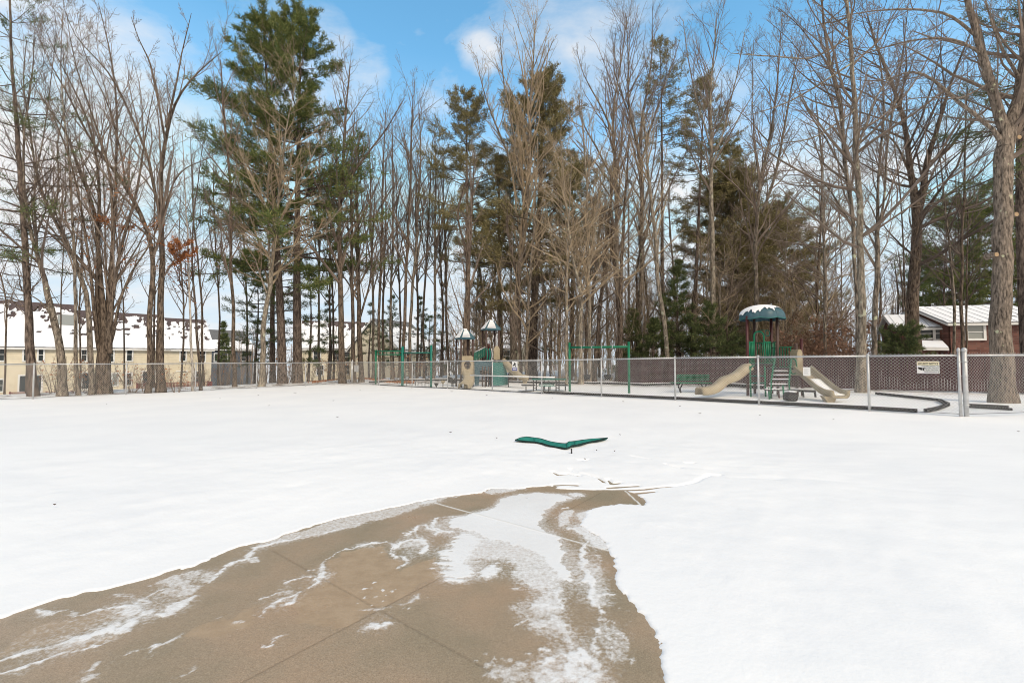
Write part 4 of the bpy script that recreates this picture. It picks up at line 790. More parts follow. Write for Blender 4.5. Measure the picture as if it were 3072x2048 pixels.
# thick stand: many trunks behind the fence between the two play structures
dg = 'dense stand behind the picnic table and swing frame'
for i in range(21):
    r_ = np.random.default_rng(900 + i); x = 1405 + i * 25 + r_.uniform(-8, 8); d = r_.uniform(31, 48); w = r_.uniform(7, 17) * 34 / d; yt = r_.uniform(420, 700); xm = x + r_.uniform(-35, 35)
    ss = [[(x, 1140, w), (x + r_.uniform(-8, 8), 950, w * .85), ((x + xm) / 2, 780, w * .7), (xm, yt + 130, w * .45), (xm + r_.uniform(-15, 15), yt, 2)]]
    if i % 3 == 0: ss.append([((x + xm) / 2, 800, w * .5), ((x + xm) / 2 + r_.uniform(-60, 60), 640, w * .4), ((x + xm) / 2 + r_.uniform(-80, 80), yt + 40, 2)])
    bare_tree('bare brown trunk in the dense stand between the two play towers', d, ss, SPREAD if i % 2 else UPRIGHT, ('bark_brown', 'bark_pale', 'bark_dark', 'bark_grey')[i % 4], 'twig_tan' if i % 3 == 1 else 'twig_brown', dg, dens=.9, t0=.12, twig=.0065)
hg = 'bare trees over the hemlocks and maroon fence'
for i in range(16):
    r_ = np.random.default_rng(1900 + i); x = 1950 + i * 41 + r_.uniform(-14, 14); d = r_.uniform(30, 48); w = r_.uniform(8, 15) * 34 / d; yt = r_.uniform(430, 760); xm = x + r_.uniform(-40, 40)
    ss = [[(x, 1120, w), (x + r_.uniform(-8, 8), 950, w * .85), ((x + xm) / 2, 800, w * .7), (xm, yt + 110, w * .45), (xm + r_.uniform(-15, 15), yt, 2)]]
    bare_tree('thin bare tree standing behind the maroon fence' , d, ss, SPREAD, ('bark_brown', 'bark_pale', 'bark_grey')[i % 3], 'twig_tan' if i % 2 else 'twig_brown', hg, dens=1.1, t0=.1, twig=.0075, leaves=('leaf_rust', 500, 0, 5) if x > 2330 else None)
# brushy undergrowth: rusty saplings right of the tower, tan brush elsewhere
def brush_mesh(seed, H, n, tw, leafm, nl, spread=.35):
    rg = np.random.default_rng(seed); P = []; R = []
    for i in range(n):
        a = rg.random() * 6.28; q = np.cumsum(np.r_[np.zeros((1, 3)), nrm(np.array([math.cos(a) * spread, math.sin(a) * spread, 1]) + rg.normal(size=(5, 3)) * .15) * H / 5 * rg.uniform(.6, 1.1)], 0); q += [math.cos(a) * .2, math.sin(a) * .2, -.05]
        P.append(q); R.append(np.linspace(.02, .006, 6))
    P = np.array(P); R = np.array(R); br = MB().many(P, R, 4)
    A, ra = children(rg, P, R, 8, .1, 1, .42, (30, 70), .1, 5, .012, .006, .12, .15); br.many(A, ra, 3)
    B, rb = children(rg, A, ra, 5, .1, 1, .5, (30, 60), .05, 4, .012, .005, .14, .1); br.many(B, rb, 3)
    me = br.mesh('branches'); me.materials.append(M[tw]); lf = None
    if nl: lf = leaf_cloud(br, rg, nl, .06).mesh('dead_leaves'); lf.materials.append(M[leafm])
    return me, lf
kinds = [brush_mesh(71, 3.2, 7, 'twig_red', 'leaf_rust', 900), brush_mesh(72, 8.5, 10, 'twig_tan', 'leaf_rust', 0, .22), brush_mesh(73, 2.4, 8, 'twig_brown', 'leaf_orange', 60)]
def brush(kind, x, d, sc, label, group):
    o = thing('shrub', label, 'shrub', gd(x, d), group, rz=random.random() * 6, sc=sc); me, lf = kinds[kind]
    meshobj('branches', me, None, o)
    if lf: meshobj('dead_leaves', lf, None, o)
for i in range(20): brush(0, 2340 + i * 12 + random.uniform(-8, 8), random.uniform(25, 40), random.uniform(.8, 1.35), 'rusty leafless shrub in the reddish thicket right of the dome-roofed tower', 'reddish thicket')
for i in range(32): brush(1, 1400 + i * 33 + random.uniform(-20, 20), random.uniform(31, 46), random.uniform(.6, 1.35), 'tan leafless shrub among the trunks of the middle wood', 'tan brush')
for i in range(12): brush(2, 620 + i * 62 + random.uniform(-20, 20), random.uniform(34, 46), random.uniform(.7, 1.2), 'low brown shrub beyond the left fence', 'low brown brush')
for i in range(7): brush(2, 150 + i * 62 + random.uniform(-20, 20), random.uniform(22.5, 27), random.uniform(.6, .9), 'low twiggy shrub at the foot of the left trees', 'low twiggy shrubs')
# ---- right group -----------------------------------------------------------------------
rgp = 'bare trees at the right'
bare_tree('tall straight lichened tree just right of the right-hand tan slide', 19.2, [[(2588, 1187, 40), (2587, 1100, 34), (2583, 1000, 30), (2582, 800, 26), (2574, 510, 22), (2569, 357, 19), (2557, 204, 16), (2549, 102, 14), (2534, -20, 12), (2520, -200, 6)], [(2572, 450, 8), (2620, 300, 7), (2700, 190, 5), (2800, 120, 3)], [(2556, 190, 8), (2450, 260, 7), (2340, 320, 5), (2230, 350, 2)], [(2566, 330, 7), (2440, 420, 6), (2330, 430, 4), (2200, 480, 2)], [(2550, 110, 7), (2440, 180, 6), (2320, 170, 5), (2190, 160, 2)]], SPREAD, 'bark_pale', 'twig_brown', rgp, dens=.9, slope=.5)
bare_tree('second tall trunk leaning left beside the straight lichened tree', 20.5, [[(2580, 1180, 16), (2572, 920, 14), (2567, 800, 14), (2559, 663, 15), (2544, 536, 15), (2528, 408, 14), (2516, 291, 13), (2493, 204, 11), (2472, 102, 9), (2462, -20, 7), (2455, -150, 3)], [(2545, 540, 8), (2480, 420, 7), (2420, 330, 5), (2406, 300, 3)], [(2530, 420, 6), (2480, 260, 5), (2380, 130, 3), (2300, 60, 2)], [(2495, 210, 6), (2400, 80, 4), (2330, 20, 2)], [(2560, 680, 6), (2470, 540, 5), (2380, 520, 3), (2300, 540, 2)]], SPREAD, 'bark_grey', 'twig_brown', rgp, dens=.9, slope=.5)
bare_tree('mottled tree splitting into two slim upright stems, right of the straight lichened tree', 21.5, [[(2622, 1182, 28), (2624, 1007, 18), (2627, 880, 22), (2633, 760, 17), (2636, 663, 14), (2630, 561, 10), (2641, 459, 9), (2652, 332, 8), (2650, 204, 6), (2630, 130, 5), (2600, 40, 2)], [(2636, 680, 10), (2656, 587, 9), (2661, 408, 8), (2681, 306, 7), (2702, 204, 6), (2717, 102, 4), (2727, -20, 2)]], UPRIGHT, 'bark_grey', 'twig_brown', rgp)
bare_tree('big dark tree in a deep V fork behind the evergreen bush', 27, [[(2737, 1110, 46), (2738, 880, 38), (2748, 760, 33), (2753, 620, 32), (2738, 536, 23), (2722, 434, 19), (2702, 332, 15), (2676, 250, 12), (2630, 153, 9), (2600, 40, 4)], [(2755, 640, 25), (2773, 536, 25), (2784, 459, 20), (2807, 393, 17), (2840, 281, 12), (2875, 189, 9), (2910, 100, 4)], [(2780, 490, 13), (2840, 459, 12), (2891, 388, 11), (2962, 327, 8), (3039, 265, 5), (3100, 210, 2)], [(2740, 545, 8), (2690, 430, 7), (2640, 390, 5), (2560, 370, 2)], [(2700, 330, 8), (2720, 200, 6), (2710, 60, 3)], [(2838, 285, 6), (2820, 160, 5), (2830, 30, 2)]], SPREAD, 'bark_brown', 'twig_dark', rgp, dens=1.)
def stubs(o):
    for (x, y, dx) in ((3039, 645, .12), (2984, 765, -.12), (3048, 415, .1)):
        c = at(x, y, 14.55); t = MB().tube([c + np.array([0, .25, 0]), c + np.array([dx * .2, -.08, 0])], [.11, .075], 10); st = part(t, 'branch_stub', 'bark_oak', o)
        p = c + np.array([dx * .2, -.083, 0]); part(MB().tube([p, p + np.array([0, -.004, 0])], [.07, .07], 12), 'cut_face', 'wood_cut', st)
bare_tree('huge rough-barked oak at the right edge, thick trunk dividing above the sawn stubs', 14.6, [[(3012, 1212, 98), (3004, 1150, 76), (3003, 1000, 68), (3003, 880, 64), (3003, 800, 62), (3008, 600, 58), (3014, 440, 62), (3040, 357, 42), (3064, 230, 37), (3074, 100, 34), (3082, -40, 28), (3090, -300, 12)], [(3010, 440, 42), (3003, 332, 37), (2977, 245, 33), (2947, 163, 28), (2916, 76, 24), (2888, -20, 20), (2850, -200, 10)], [(3000, 420, 24), (2988, 395, 18), (2916, 342, 16), (2865, 296, 14), (2814, 250, 12), (2763, 212, 10), (2727, 204, 8), (2690, 230, 6), (2640, 250, 5), (2570, 240, 2)], [(2930, 110, 14), (2850, 40, 10), (2740, 25, 8), (2600, 34, 5), (2480, 60, 2)], [(2950, 170, 12), (2870, 110, 9), (2720, 120, 7), (2600, 160, 4), (2420, 220, 2)], [(3060, 240, 14), (2990, 120, 10), (2960, 20, 6), (2940, -80, 3)], [(2976, 245, 9), (2880, 300, 7), (2790, 290, 5), (2700, 300, 3)]], SPREAD, 'bark_oak', 'twig_brown', rgp, dens=1.3, t0=.45, slope=.5, twig=.005, name='oak_tree', extra=stubs)
bare_tree('thin crooked tree between the dome-roofed tower and the straight lichened tree', 26, [[(2474, 1150, 13), (2476, 900, 10), (2472, 765, 9), (2468, 612, 9), (2466, 459, 8), (2452, 357, 6), (2446, 280, 3)], [(2450, 360, 4), (2410, 310, 3), (2400, 290, 2)]], SPREAD, 'bark_grey', 'twig_brown', rgp, dens=1.3)
bare_tree('slim trunk in front of the brick house, nearest its window', 24, [[(2886, 1130, 16), (2884, 880, 13), (2891, 612, 10), (2894, 460, 8), (2898, 332, 6), (2905, 180, 2)]], SPREAD, 'bark_brown', 'twig_dark', rgp, dens=.8)
bare_tree('lichened slim trunk in front of the brick gable', 25, [[(2862, 1120, 13), (2860, 880, 11), (2842, 663, 8), (2816, 459, 5), (2800, 330, 2)]], SPREAD, 'bark_grey', 'twig_dark', rgp, dens=.8)
bare_tree('very thin stem between the mottled tree and the big V-forked tree', 25, [[(2718, 1110, 8), (2712, 765, 6), (2700, 561, 5), (2682, 434, 4), (2670, 340, 2)]], SPREAD, 'bark_brown', 'twig_dark', rgp)
bare_tree('very thin stem on the brick wall side of the V-forked tree', 27, [[(2896, 1110, 9), (2900, 850, 7), (2905, 640, 5), (2880, 480, 2)], [(2902, 700, 4), (2940, 560, 3), (2960, 470, 2)]], SPREAD, 'bark_brown', 'twig_dark', rgp)
pine('dark pine trunk at the right frame edge behind the huge oak', 3078, 20, -160, 210, 560, 46, 'needles_dark', whorl=.8, nb=5, gap=.2, dens=.75, ln=.18, nw=.011, m=7)
pine('bushy far pine above the brick house roof, left one', 2880, 46, 607, 135, 960, 16, 'needles_green', whorl=.6, nb=5, gap=.1, dens=.9, ln=.26, nw=.022, m=8, shape='round')
pine('bushy far pine above the brick house roof, right one', 2985, 48, 630, 135, 960, 16, 'needles_green', whorl=.6, nb=5, gap=.1, dens=.9, ln=.26, nw=.022, m=8, shape='round')
pine('far pine whose crown shows left of the bushy pair over the brick house', 2790, 52, 760, 80, 950, 14, 'needles_dark', whorl=.7, nb=5, gap=.15, dens=.8, ln=.26, nw=.022, m=7, shape='round')
pine('dark green spreading evergreen bush in front of the brick house', 2702, 24.5, 992, 60, 1085, 8, 'needles_dark', whorl=.2, nb=7, gap=0, dens=.9, ln=.13, nw=.014, shape='round', dead=False, m=8, name='evergreen_bush', cat='bush')
fr = 'far trunks behind the brick house'
for i in range(12):
    r_ = np.random.default_rng(700 + i); x = 2640 + i * 38 + r_.uniform(-12, 12); d = r_.uniform(44, 55); w = r_.uniform(6, 11); yt = r_.uniform(560, 780)
    bare_tree('thin far trunk standing beyond the brick house', d, [[(x, 1060, w), (x + r_.uniform(-8, 8), 880, w * .8), (x + r_.uniform(-14, 14), yt, 2)]], UPRIGHT, 'bark_dark', 'twig_dark', fr, dens=.7, t0=.35)
fl = 'far trunks behind the left trees'
for i in range(9):
    r_ = np.random.default_rng(800 + i); x = 20 + i * 74 + r_.uniform(-16, 16); d = r_.uniform(28, 40); w = r_.uniform(6, 11); yt = r_.uniform(300, 640); xm = x + r_.uniform(-50, 30)
    bare_tree('thin bare tree in the gaps of the left group, against the yellow house', d, [[(x, 1150, w), (x + r_.uniform(-8, 8), 900, w * .8), (xm, (yt + 900) / 2, w * .55), (xm + r_.uniform(-14, 14), yt, 2)]], UPRIGHT, 'bark_brown', 'twig_brown', fl, dens=.9, t0=.3)

# the far wood beyond everything: reads as one grey-brown mass
def far_wood():
    rg = np.random.default_rng(55); n = 520; P = []; R = []
    for i in range(n):
        Y = rg.uniform(60, 95); x = rg.uniform(1330, 3200) if i < 400 else rg.uniform(560, 1400); X = (x - 1536) * Y / F_PX; H = rg.uniform(7, 17) if x > 1400 else rg.uniform(5, 11)
        s = np.linspace(0, 1, 7)[:, None]; q = np.array([[X, Y, float(gz(X, Y)) - .2]]) + s * np.array([[rg.normal() * .8, 0, H]]) + rg.normal(size=(7, 3)) * .1 * s; P.append(q); R.append(np.linspace(rg.uniform(.06, .16), .02, 7))
    P = np.array(P); R = np.array(R); mb = MB().many(P, R, 5)
    A, ra = children(rg, P, R, 11, .15, 1, .3, (25, 60), .25, 5, .014, .014, .12, .25); mb.many(A, ra, 3)
    B, rb = children(rg, A, ra, 6, .1, 1, .5, (25, 60), .1, 4, .012, .011, .12, .2); mb.many(B, rb, 3)
    solo(mb, 'far_wood', 'twig_brown', 'grey-brown mass of bare far trees filling the gaps low between the trunks', 'woods', P[0, 0], kind='stuff')
far_wood()
# ================================================================ chain-link fences
G_GATE = np.array([11.0, 11.1])
FH = 1.5
def fence(name, label, posts, ends, rail2=None, wr=.0023):
    P3 = [np.array([p[0], p[1], float(gz(p[0], p[1])) + .03]) for p in posts]
    o = thing(name, label, 'fence', P3[0])
    for i, p in enumerate(P3):
        e = i in ends; r = ends[i] if e else .03; h = FH + (.1 if e else -.02)
        mb = MB().tube([p + [0, 0, -.2], p + [0, 0, h]], r, 10)
        mb.lathe(p + [0, 0, h], [(r * 1.12, -.05), (r * 1.15, 0), (r * .8, .03), (.002, .045)], 10)
        for hb in (.25, .6, .95, 1.3): mb.lathe(p, [(r * 1.08, hb - .012), (r * 1.2, hb - .01), (r * 1.2, hb + .01), (r * 1.08, hb + .012)], 10)
        part(mb, 'post', 'galv', o, True)
    up = np.array([0, 0, 1.])
    rl = MB()
    for a, b in zip(P3[:-1], P3[1:]): rl.tube([a + up * (FH - .045), b + up * (FH - .045)], .023, 8)
    part(rl, 'top_rail', 'galv', o, True)
    Ps = []
    pitch = .082
    for a, b in zip(P3[:-1], P3[1:]):
        d = b - a; L = np.linalg.norm(d[:2]); H0, H1 = .02, FH + .015
        n2 = np.array([-d[1], d[0], 0]) / L
        for c in np.arange(-(H1 - H0), L, pitch):
            for s in (1, -1):
                u0, v0, u1, v1 = (c, H0, c + (H1 - H0), H1) if s > 0 else (c, H1, c + (H1 - H0), H0)
                if u0 < 0: f = -u0 / (u1 - u0); v0 = v0 + (v1 - v0) * f; u0 = 0
                if u1 > L: f = (L - u0) / (u1 - u0); v1 = v0 + (v1 - v0) * f; u1 = L
                if u1 - u0 < .02: continue
                off = n2 * .004 * s
                Ps.append([a + d * (u0 / L) + up * v0 + off, a + d * (u1 / L) + up * v1 + off])
    Ps = np.array(Ps); part(MB().many(Ps, np.full((len(Ps), 2), wr), 4), 'wire_mesh', 'wire', o)
    bw = MB()
    for a, b in zip(P3[:-1], P3[1:]): bw.tube([a + up * .03, b + up * .03], .006, 5)
    part(bw, 'tension_wire', 'darkmetal', o)
    if rail2: part(MB().tube([rail2[0], rail2[1]], .028, 8), 'brace_rail', 'white_pipe', o, True)
    return o
CN = on_line(1057, CORNER, G_GATE)
right_posts = [on_line(x, CORNER, G_GATE) for x in (1057, 1136, 1236.5, 1343, 1477, 1625, 1804, 2025, 2275, 2605, 2878)]
left_posts = [on_line(x, LEFT_A, CORNER) for x in (917, 770, 587, 379, 101)]
_dl = (LEFT_A - CORNER) / np.linalg.norm(LEFT_A - CORNER)
left_posts = [right_posts[0] + _dl * .08] + left_posts + [left_posts[-1] + _dl * 3.05, left_posts[-1] + _dl * 6.1]
ra, rb_ = right_posts[3], right_posts[6]; tt = (ra + (rb_ - ra) * .25, ra + (rb_ - ra) * .86)
pl_ = lambda p, h: np.array([p[0], p[1], float(gz(*p)) + h])
RF = (right_posts[-1] - right_posts[0]) / np.linalg.norm(right_posts[-1] - right_posts[0])
RN = np.array([RF[1], -RF[0]]); RN = RN if RN[1] < 0 else -RN        # towards the camera
fence('chain_link_fence', 'long chain-link fence in front of the playground, carrying the signs', right_posts, {0: .045, len(right_posts) - 1: .032},
      rail2=(pl_(right_posts[3] + (right_posts[4] - right_posts[3]) * .55 + RN * .05, .76), pl_(right_posts[5] + (right_posts[6] - right_posts[5]) * .25 + RN * .05, .74)))
fence('chain_link_fence', 'left chain-link fence in front of the yellow house and big pines', left_posts, {}, wr=.0017)
g0 = on_line(2896, G_GATE + RF * .12, G_GATE + RF * .12 + np.array([1, .2])); 
fence('chain_link_fence', 'short chain-link fence run at the far right in front of the huge oak', [right_posts[-1] + np.array([.1, -.04]), right_posts[-1] + np.array([3.1, .45]), right_posts[-1] + np.array([6.1, .95])], {0: .05})

# signs on the long run: plates standing just in front of the mesh
def sign_frame(x, y, w_px, h_px, A=CORNER, B=G_GATE, off=.05):
    # find the point on the fence plane seen at pixel x,y
    p = on_line(x, A, B) + RN * off; d = p[1]; c = at(x, y, d); return c, np.array([RF[0], RF[1], 0.]), np.array([0, 0, 1.]), w_px * d / F_PX / abs(RF[0] - (x - 1536) / F_PX * RF[1]), h_px * d / F_PX
def plate(mb, c, r, u, w, h, t=.006): n = np.cross(r, u); return mb.prism([c - r * w / 2 - u * h / 2, c + r * w / 2 - u * h / 2, c + r * w / 2 + u * h / 2, c - r * w / 2 + u * h / 2], -n * t)
def rivets(o, c, r, u, w, h): 
    n = np.cross(r, u)
    part(sum_tubes([c + r * w * .46 * i + u * h * .44 * j for i in (-1, 1) for j in (-1, 1)], n), 'rivet', 'galv', o)
def sum_tubes(pts, n):
    mb = MB()
    for p in pts: mb.tube([p, p + n * .006], .008, 6)
    return mb
c, r, u, w, h = sign_frame(2784, 1101.5, 68, 36.5); n = np.cross(r, u)
o = thing('security_sign', 'white security notice sign with a black camera picture on the chain-link fence', 'sign', c)
part(plate(MB(), c, r, u, w, h), 'plate', 'sign_white', o)
part(plate(MB(), c + u * h * .33 + n * .0032, r, u, w * .985, h * .32, .003), 'heading_band', 'sign_yellow', o)
part(text_mb('SECURITY NOTICE', h * .26, c + u * h * .29 + n * .008, r, u, width=w * .9), 'heading_lettering', 'sign_black', o)
for i, tx in enumerate(('THIS PROPERTY IS', 'PROTECTED BY', 'ELECTRONIC', 'SURVEILLANCE')):
    t = text_mb(tx, h * .13, c + r * w * .47 + u * h * (.09 - .155 * i) + n * .005, r, u, align='RIGHT'); part(t, 'lettering', 'sign_black', o)
k = c - r * w * .27 - u * h * .14 + n * .003
cam_ = MB().prism([k + r * a * w + u * b_ * h for a, b_ in ((-.18, .1), (-.16, .15), (.02, .1), (.02, -.1), (-.05, -.1), (-.17, .02))], n * .004).prism([k + r * a * w + u * b_ * h for a, b_ in ((.03, .1), (.12, .08), (.15, .02), (.15, -.08), (.12, -.14), (.06, -.14), (.03, -.08))], n * .004)
part(cam_, 'camera_picture', 'sign_black', o); part(MB().prism([k + n * .0042 + r * (.115 + .028 * math.cos(a)) * w + u * (-.04 + .06 * math.sin(a)) * h for a in np.arange(0, 6.2, .5)], n * .002), 'lens', 'sign_white', o)
rivets(o, c, r, u, w, h)
c, r, u, w, h = sign_frame(2420, 1114, 22, 26); n = np.cross(r, u)
o = thing('notice_board', 'small square white notice with faint grey lines above the right-hand tan slide', 'sign', c)
part(plate(MB(), c, r, u, w, h), 'plate', 'sign_white', o)
ln_ = MB()
for i in range(7): ln_.prism([c + r * a * w + u * (b_ + .32 - i * .105) * h for a, b_ in ((-.36, 0), (.36 - .1 * (i % 3), 0), (.36 - .1 * (i % 3), .025), (-.36, .025))], n * .002)
part(ln_, 'ruled_lines', 'sign_ink', o)
c, r, u, w, h = sign_frame(1544, 1098, 16.5, 28); n = np.cross(r, u)
o = thing('rules_sign', 'upright white sign with a black figure above a blue band, near the picnic table', 'sign', c)
part(plate(MB(), c, r, u, w, h), 'plate', 'sign_white', o)
fg = MB()
for pts in (((-.05, .36), (.08, .3)), ((.05, .32), (-.06, .16)), ((-.06, .16), (.12, .06)), ((-.06, .2), (-.24, .1)), ((-.24, .1), (-.3, -.04)), ((.0, .24), (.26, .2)), ((.12, .06), (.28, -.08))): fg.beam(c + r * pts[0][0] * w + u * pts[0][1] * h + n * .003, c + r * pts[1][0] * w + u * pts[1][1] * h + n * .003, .02, .035)
part(fg, 'figure_picture', 'sign_black', o)
part(plate(MB(), c - u * h * .33 + n * .0032, r, u, w * .92, h * .3, .003), 'blue_band', 'sign_blue', o)
part(MB().prism([c - u * h * (.33 + b_) + r * a * w + n * .0036 for a, b_ in ((-.34, .05), (.34, .05), (.34, -.05), (-.34, -.05))], n * .002), 'white_bar', 'sign_white', o)
c, r, u, w, h = sign_frame(1069, 1105, 13, 20); n = np.cross(r, u)
o = thing('blank_sign', 'weathered grey sign plate hanging on the mesh at the fence corner', 'sign', c)
part(plate(MB(), c, r, u, w, h), 'plate', 'sign_grey', o); part(MB().prism([c + r * a * w + u * b_ * h for a, b_ in ((-.05, -.4), (.02, -.4), (.02, .42), (-.05, .42))], n * .002), 'faded_strip', 'sign_ink', o)

# ================================================================ maroon privacy fence
o = thing('privacy_fence', 'long maroon slatted privacy fence behind the playground, running to the right edge', 'fence', gd(1856, 29.5))
pf = [np.array([6.9, 29.6]), np.array([18.2, 18.6]), np.array([26.5, 13.2])]
m = mat_island('maroon_slats', [(.1, (.045, .022, .024)), (.5, (.07, .035, .038)), (.9, (.095, .05, .052))], rough=.6); M['maroon_slats'] = m
sl_ = MB(); rl = MB(); tp = MB()
for a, b in zip(pf[:-1], pf[1:]):
    d = b - a; L = np.linalg.norm(d); e = d / L; nn = np.array([e[1], -e[0]]); nn = nn if nn[1] < 0 else -nn
    for s in np.arange(0, L, .088):
        p = a + e * s; z0 = float(gz(*p)); hh = 1.47 + .03 * math.sin(s * 3.3) * math.sin(s * 1.7); sl_.box((p[0], p[1], z0 + .04 + hh / 2), (.08, .012, hh), math.atan2(e[1], e[0]))
    for s in np.arange(0, L, .12):
        p = a + e * s; z0 = float(gz(*p)) + 1.5; q = a + e * (s + .06); tp.tube([[p[0], p[1], z0], [q[0], q[1], z0 + .06 + .015 * math.sin(s * 7)]], .012, 4)
    for h in (.12, 1.47): rl.tube([[*(a + nn * .03), float(gz(*a)) + h], [*(b + nn * .03), float(gz(*b)) + h]], .02, 6)
    for s in np.arange(.3, L, 2.44): p = a + e * s - nn * .06; part(MB().tube([[p[0], p[1], float(gz(*p)) - .2], [p[0], p[1], float(gz(*p)) + 1.56]], .035, 8), 'post', 'brownpost', o)
part(sl_, 'slats', 'maroon_slats', o); part(rl, 'rail', 'maroon', o); part(tp, 'knuckle_edge', 'brownpost', o)

# ================================================================ playground edging and beams
def strip(pts, h, w, snow=True):
    P = [g3(x, y) for x, y in pts]; mb = MB(); sn = MB()
    for a, b in zip(P[:-1], P[1:]):
        mb.beam(a + [0, 0, h / 2 + .03], b + [0, 0, h / 2 + .03], w, h)
        if snow: sn.beam(a + [0, 0, h + .055], b + [0, 0, h + .055], w * .9, .035)
    return P, mb, sn
bl = [(1108, 1149), (1150, 1146.5), (1203, 1143.5), (1280, 1142.5), (1345, 1141.5), (1420, 1144), (1500, 1147), (1580, 1150), (1650, 1151), (1712, 1151.5), (1780, 1152.5), (1846, 1154), (1895, 1156), (1930, 1158.5), (1990, 1156), (2040, 1156)]
P, mb, sn = strip(bl, .1, .1); o = thing('playground_edging', 'black edging curb with snow cap along the back of the play area', 'edging', P[0]); part(mb, 'curb', 'black', o); part(sn, 'snow', 'snow_cap', o)
P, mb, sn = strip([(2172, 1161), (2225, 1163), (2290, 1169)], .16, .14); o = thing('balance_beam', 'low black beam topped with snow, behind the foot of the left tan slide', 'beam', P[0]); part(mb, 'beam', 'black', o); part(sn, 'snow', 'snow_cap', o)
fb = [right_posts[5] + RF * 0 - RN * .16] + [p - RN * .16 for p in right_posts[6:10]] + [right_posts[9] + (right_posts[10] - right_posts[9]) * .55 - RN * .16]
mb = MB()
for a, b in zip(fb[:-1], fb[1:]):
    a3 = pl_(a, .07); b3 = pl_(b, .07); mb.beam(a3, b3, .05, .1)
tail = [g3(2776, 1238), g3(2812, 1231), g3(2846, 1218), g3(2818, 1205), g3(2725, 1194.5), g3(2628, 1184)]
solo(mb, 'playground_edging', 'black', 'straight black edging along the foot of the long fence below the security sign', 'edging', pl_(fb[0], 0))
mb = MB()
for a, b in zip(tail[:-1], tail[1:]): mb.beam(a + [0, 0, .06], b + [0, 0, .06], .07, .09)
solo(mb, 'playground_edging', 'black', 'curved end of black edging on the snow near the thick end post', 'edging', tail[0])
fb = [p - RN * .1 for p in right_posts[1:6]]; mb = MB()
for a, b in zip(fb[:-1], fb[1:]): mb.beam(pl_(a, .035), pl_(b, .035), .04, .035)
solo(mb, 'playground_edging', 'darkmetal', 'thin dark edging at the foot of the long fence in front of the climbing frame', 'edging', pl_(fb[0], 0))
for lb, a, b in (('farther, shorter dark pole lying on the snow beside the thick end post', (2893, 1218), (3026, 1224.5)), ('nearer, longer dark pole lying on the snow beside the thick end post', (2893, 1224), (3037, 1233))):
    pa, pb = g3(*a), g3(*b); solo(MB().tube([pa + [0, 0, .05], pb + [0, 0, .05]], .035, 8), 'fallen_pole', 'black', lb, 'pole', pa)

# ================================================================ right play tower
def PX(x, y, d): return at(x, y, d)
def post(o, x, ytop, d, r, mat, nm='post'):
    g = gd(x, d); t = at(x, ytop, d); xm = t[0]
    part(MB().tube([[g[0], d, g[2] - .1], [t[0], d, t[2]]], r, 10).lathe(t, [(r * 1.05, -.01), (r * .9, .025), (.001, .04)], 10), nm, mat, o, True)
def balusters(o, a, b, n, h0, h1, r, mat, nm='railing', rails=True, skip=()):
    mb = MB(); a = np.asarray(a); b = np.asarray(b)
    for i in range(n):
        p = a + (b - a) * (i + .5) / n; mb.tube([[p[0], p[1], h0], [p[0], p[1], h1]], r, 6)
    if rails:
        for hh in (h0, h1): mb.tube([[a[0], a[1], hh], [b[0], b[1], hh]], r * 1.25, 6)
    part(mb, nm, mat, o, True)
o = thing('play_tower', 'right-hand play tower with a scalloped blue-green dome roof, green railings and snowy steps', 'playground tower', gd(2286, 18.3))
for x, yt, d in ((2241, 950, 18.2), (2262, 950, 18.95), (2313, 950, 18.95), (2331, 950, 18.2)): post(o, x, yt, d, .055, 'maroon' if x in (2241, 2313) else 'brownpost')
for x, yt, d in ((2388, 1032, 17.6), (2404, 1018, 17.9)): post(o, x, yt, d, .055, 'brownpost' if x == 2388 else 'maroon')
cD = at(2286, 955, 18.5)
def dome(rad, hgt, lobes, lo=0., hi=1., off=0., ragged=None, phase=.2):
    nu, nv = 96, 18; th = np.linspace(0, 2 * PI, nu + 1); G = np.zeros((nv + 1, nu + 1, 3))
    lim = hi if ragged is None else ragged(th)
    for j in range(nv + 1):
        f = lo + (lim - lo) * j / nv            # 0 top .. 1 rim
        lobe = np.abs(np.cos(lobes * (th + phase) / 2))
        rr = (rad + off) * np.sin(f * PI / 2) * (1 - .07 * (1 - lobe) * f); z = (hgt + off) * np.cos(f * PI / 2) ** .8 - .05 * lobe * f ** 3
        G[j, :, 0] = rr * np.cos(th); G[j, :, 1] = rr * np.sin(th); G[j, :, 2] = z
    return G
Gd = dome(.86, .52, 8); mb = MB().grid(Gd + cD); Gi = Gd * np.array([.97, .97, 1]) - [0, 0, .03]; mb.grid((Gi + cD)[::-1]); roof = part(mb, 'dome_roof', 'bluegreen', o, True)
rim = MB(); V = Gd[-1] + cD; rim.tube(V, .018, 6, caps=False); part(rim, 'rim', 'teal_plastic', roof, True)
ribs = MB()
for k in range(8): i = int(round(((k + .5) / 8 * 2 * PI - .2) / (2 * PI) * 96 * 1)) % 96; ribs.tube(Gd[:, i] + cD + [0, 0, .004], .012, 5)
part(ribs, 'rib', 'bluegreen', roof, True)
rs = np.random.default_rng(4)
def ragged(th): return np.clip(.68 - .16 * np.cos(th + .5) * 1. + .08 * np.sin(th * 8 + 1) + .06 * np.sin(th * 21 + 2) + .05 * np.sin(th * 37), .3, .9)
part(MB().grid(dome(.86, .52, 8, 0, 1, .035, ragged) + cD), 'snow', 'snow_cap', roof, True)
zd = at(2286, 1096, 18.4)[2]; fl_ = [at(x, 1096, d)[:2] for x, d in ((2239, 18.1), (2333, 18.1), (2316, 19.1), (2258, 19.1))]
part(MB().prism([[*p, zd] for p in fl_], [0, 0, .07]), 'deck', 'darkmetal', o)
zr = at(2280, 1026, 18.3)[2]
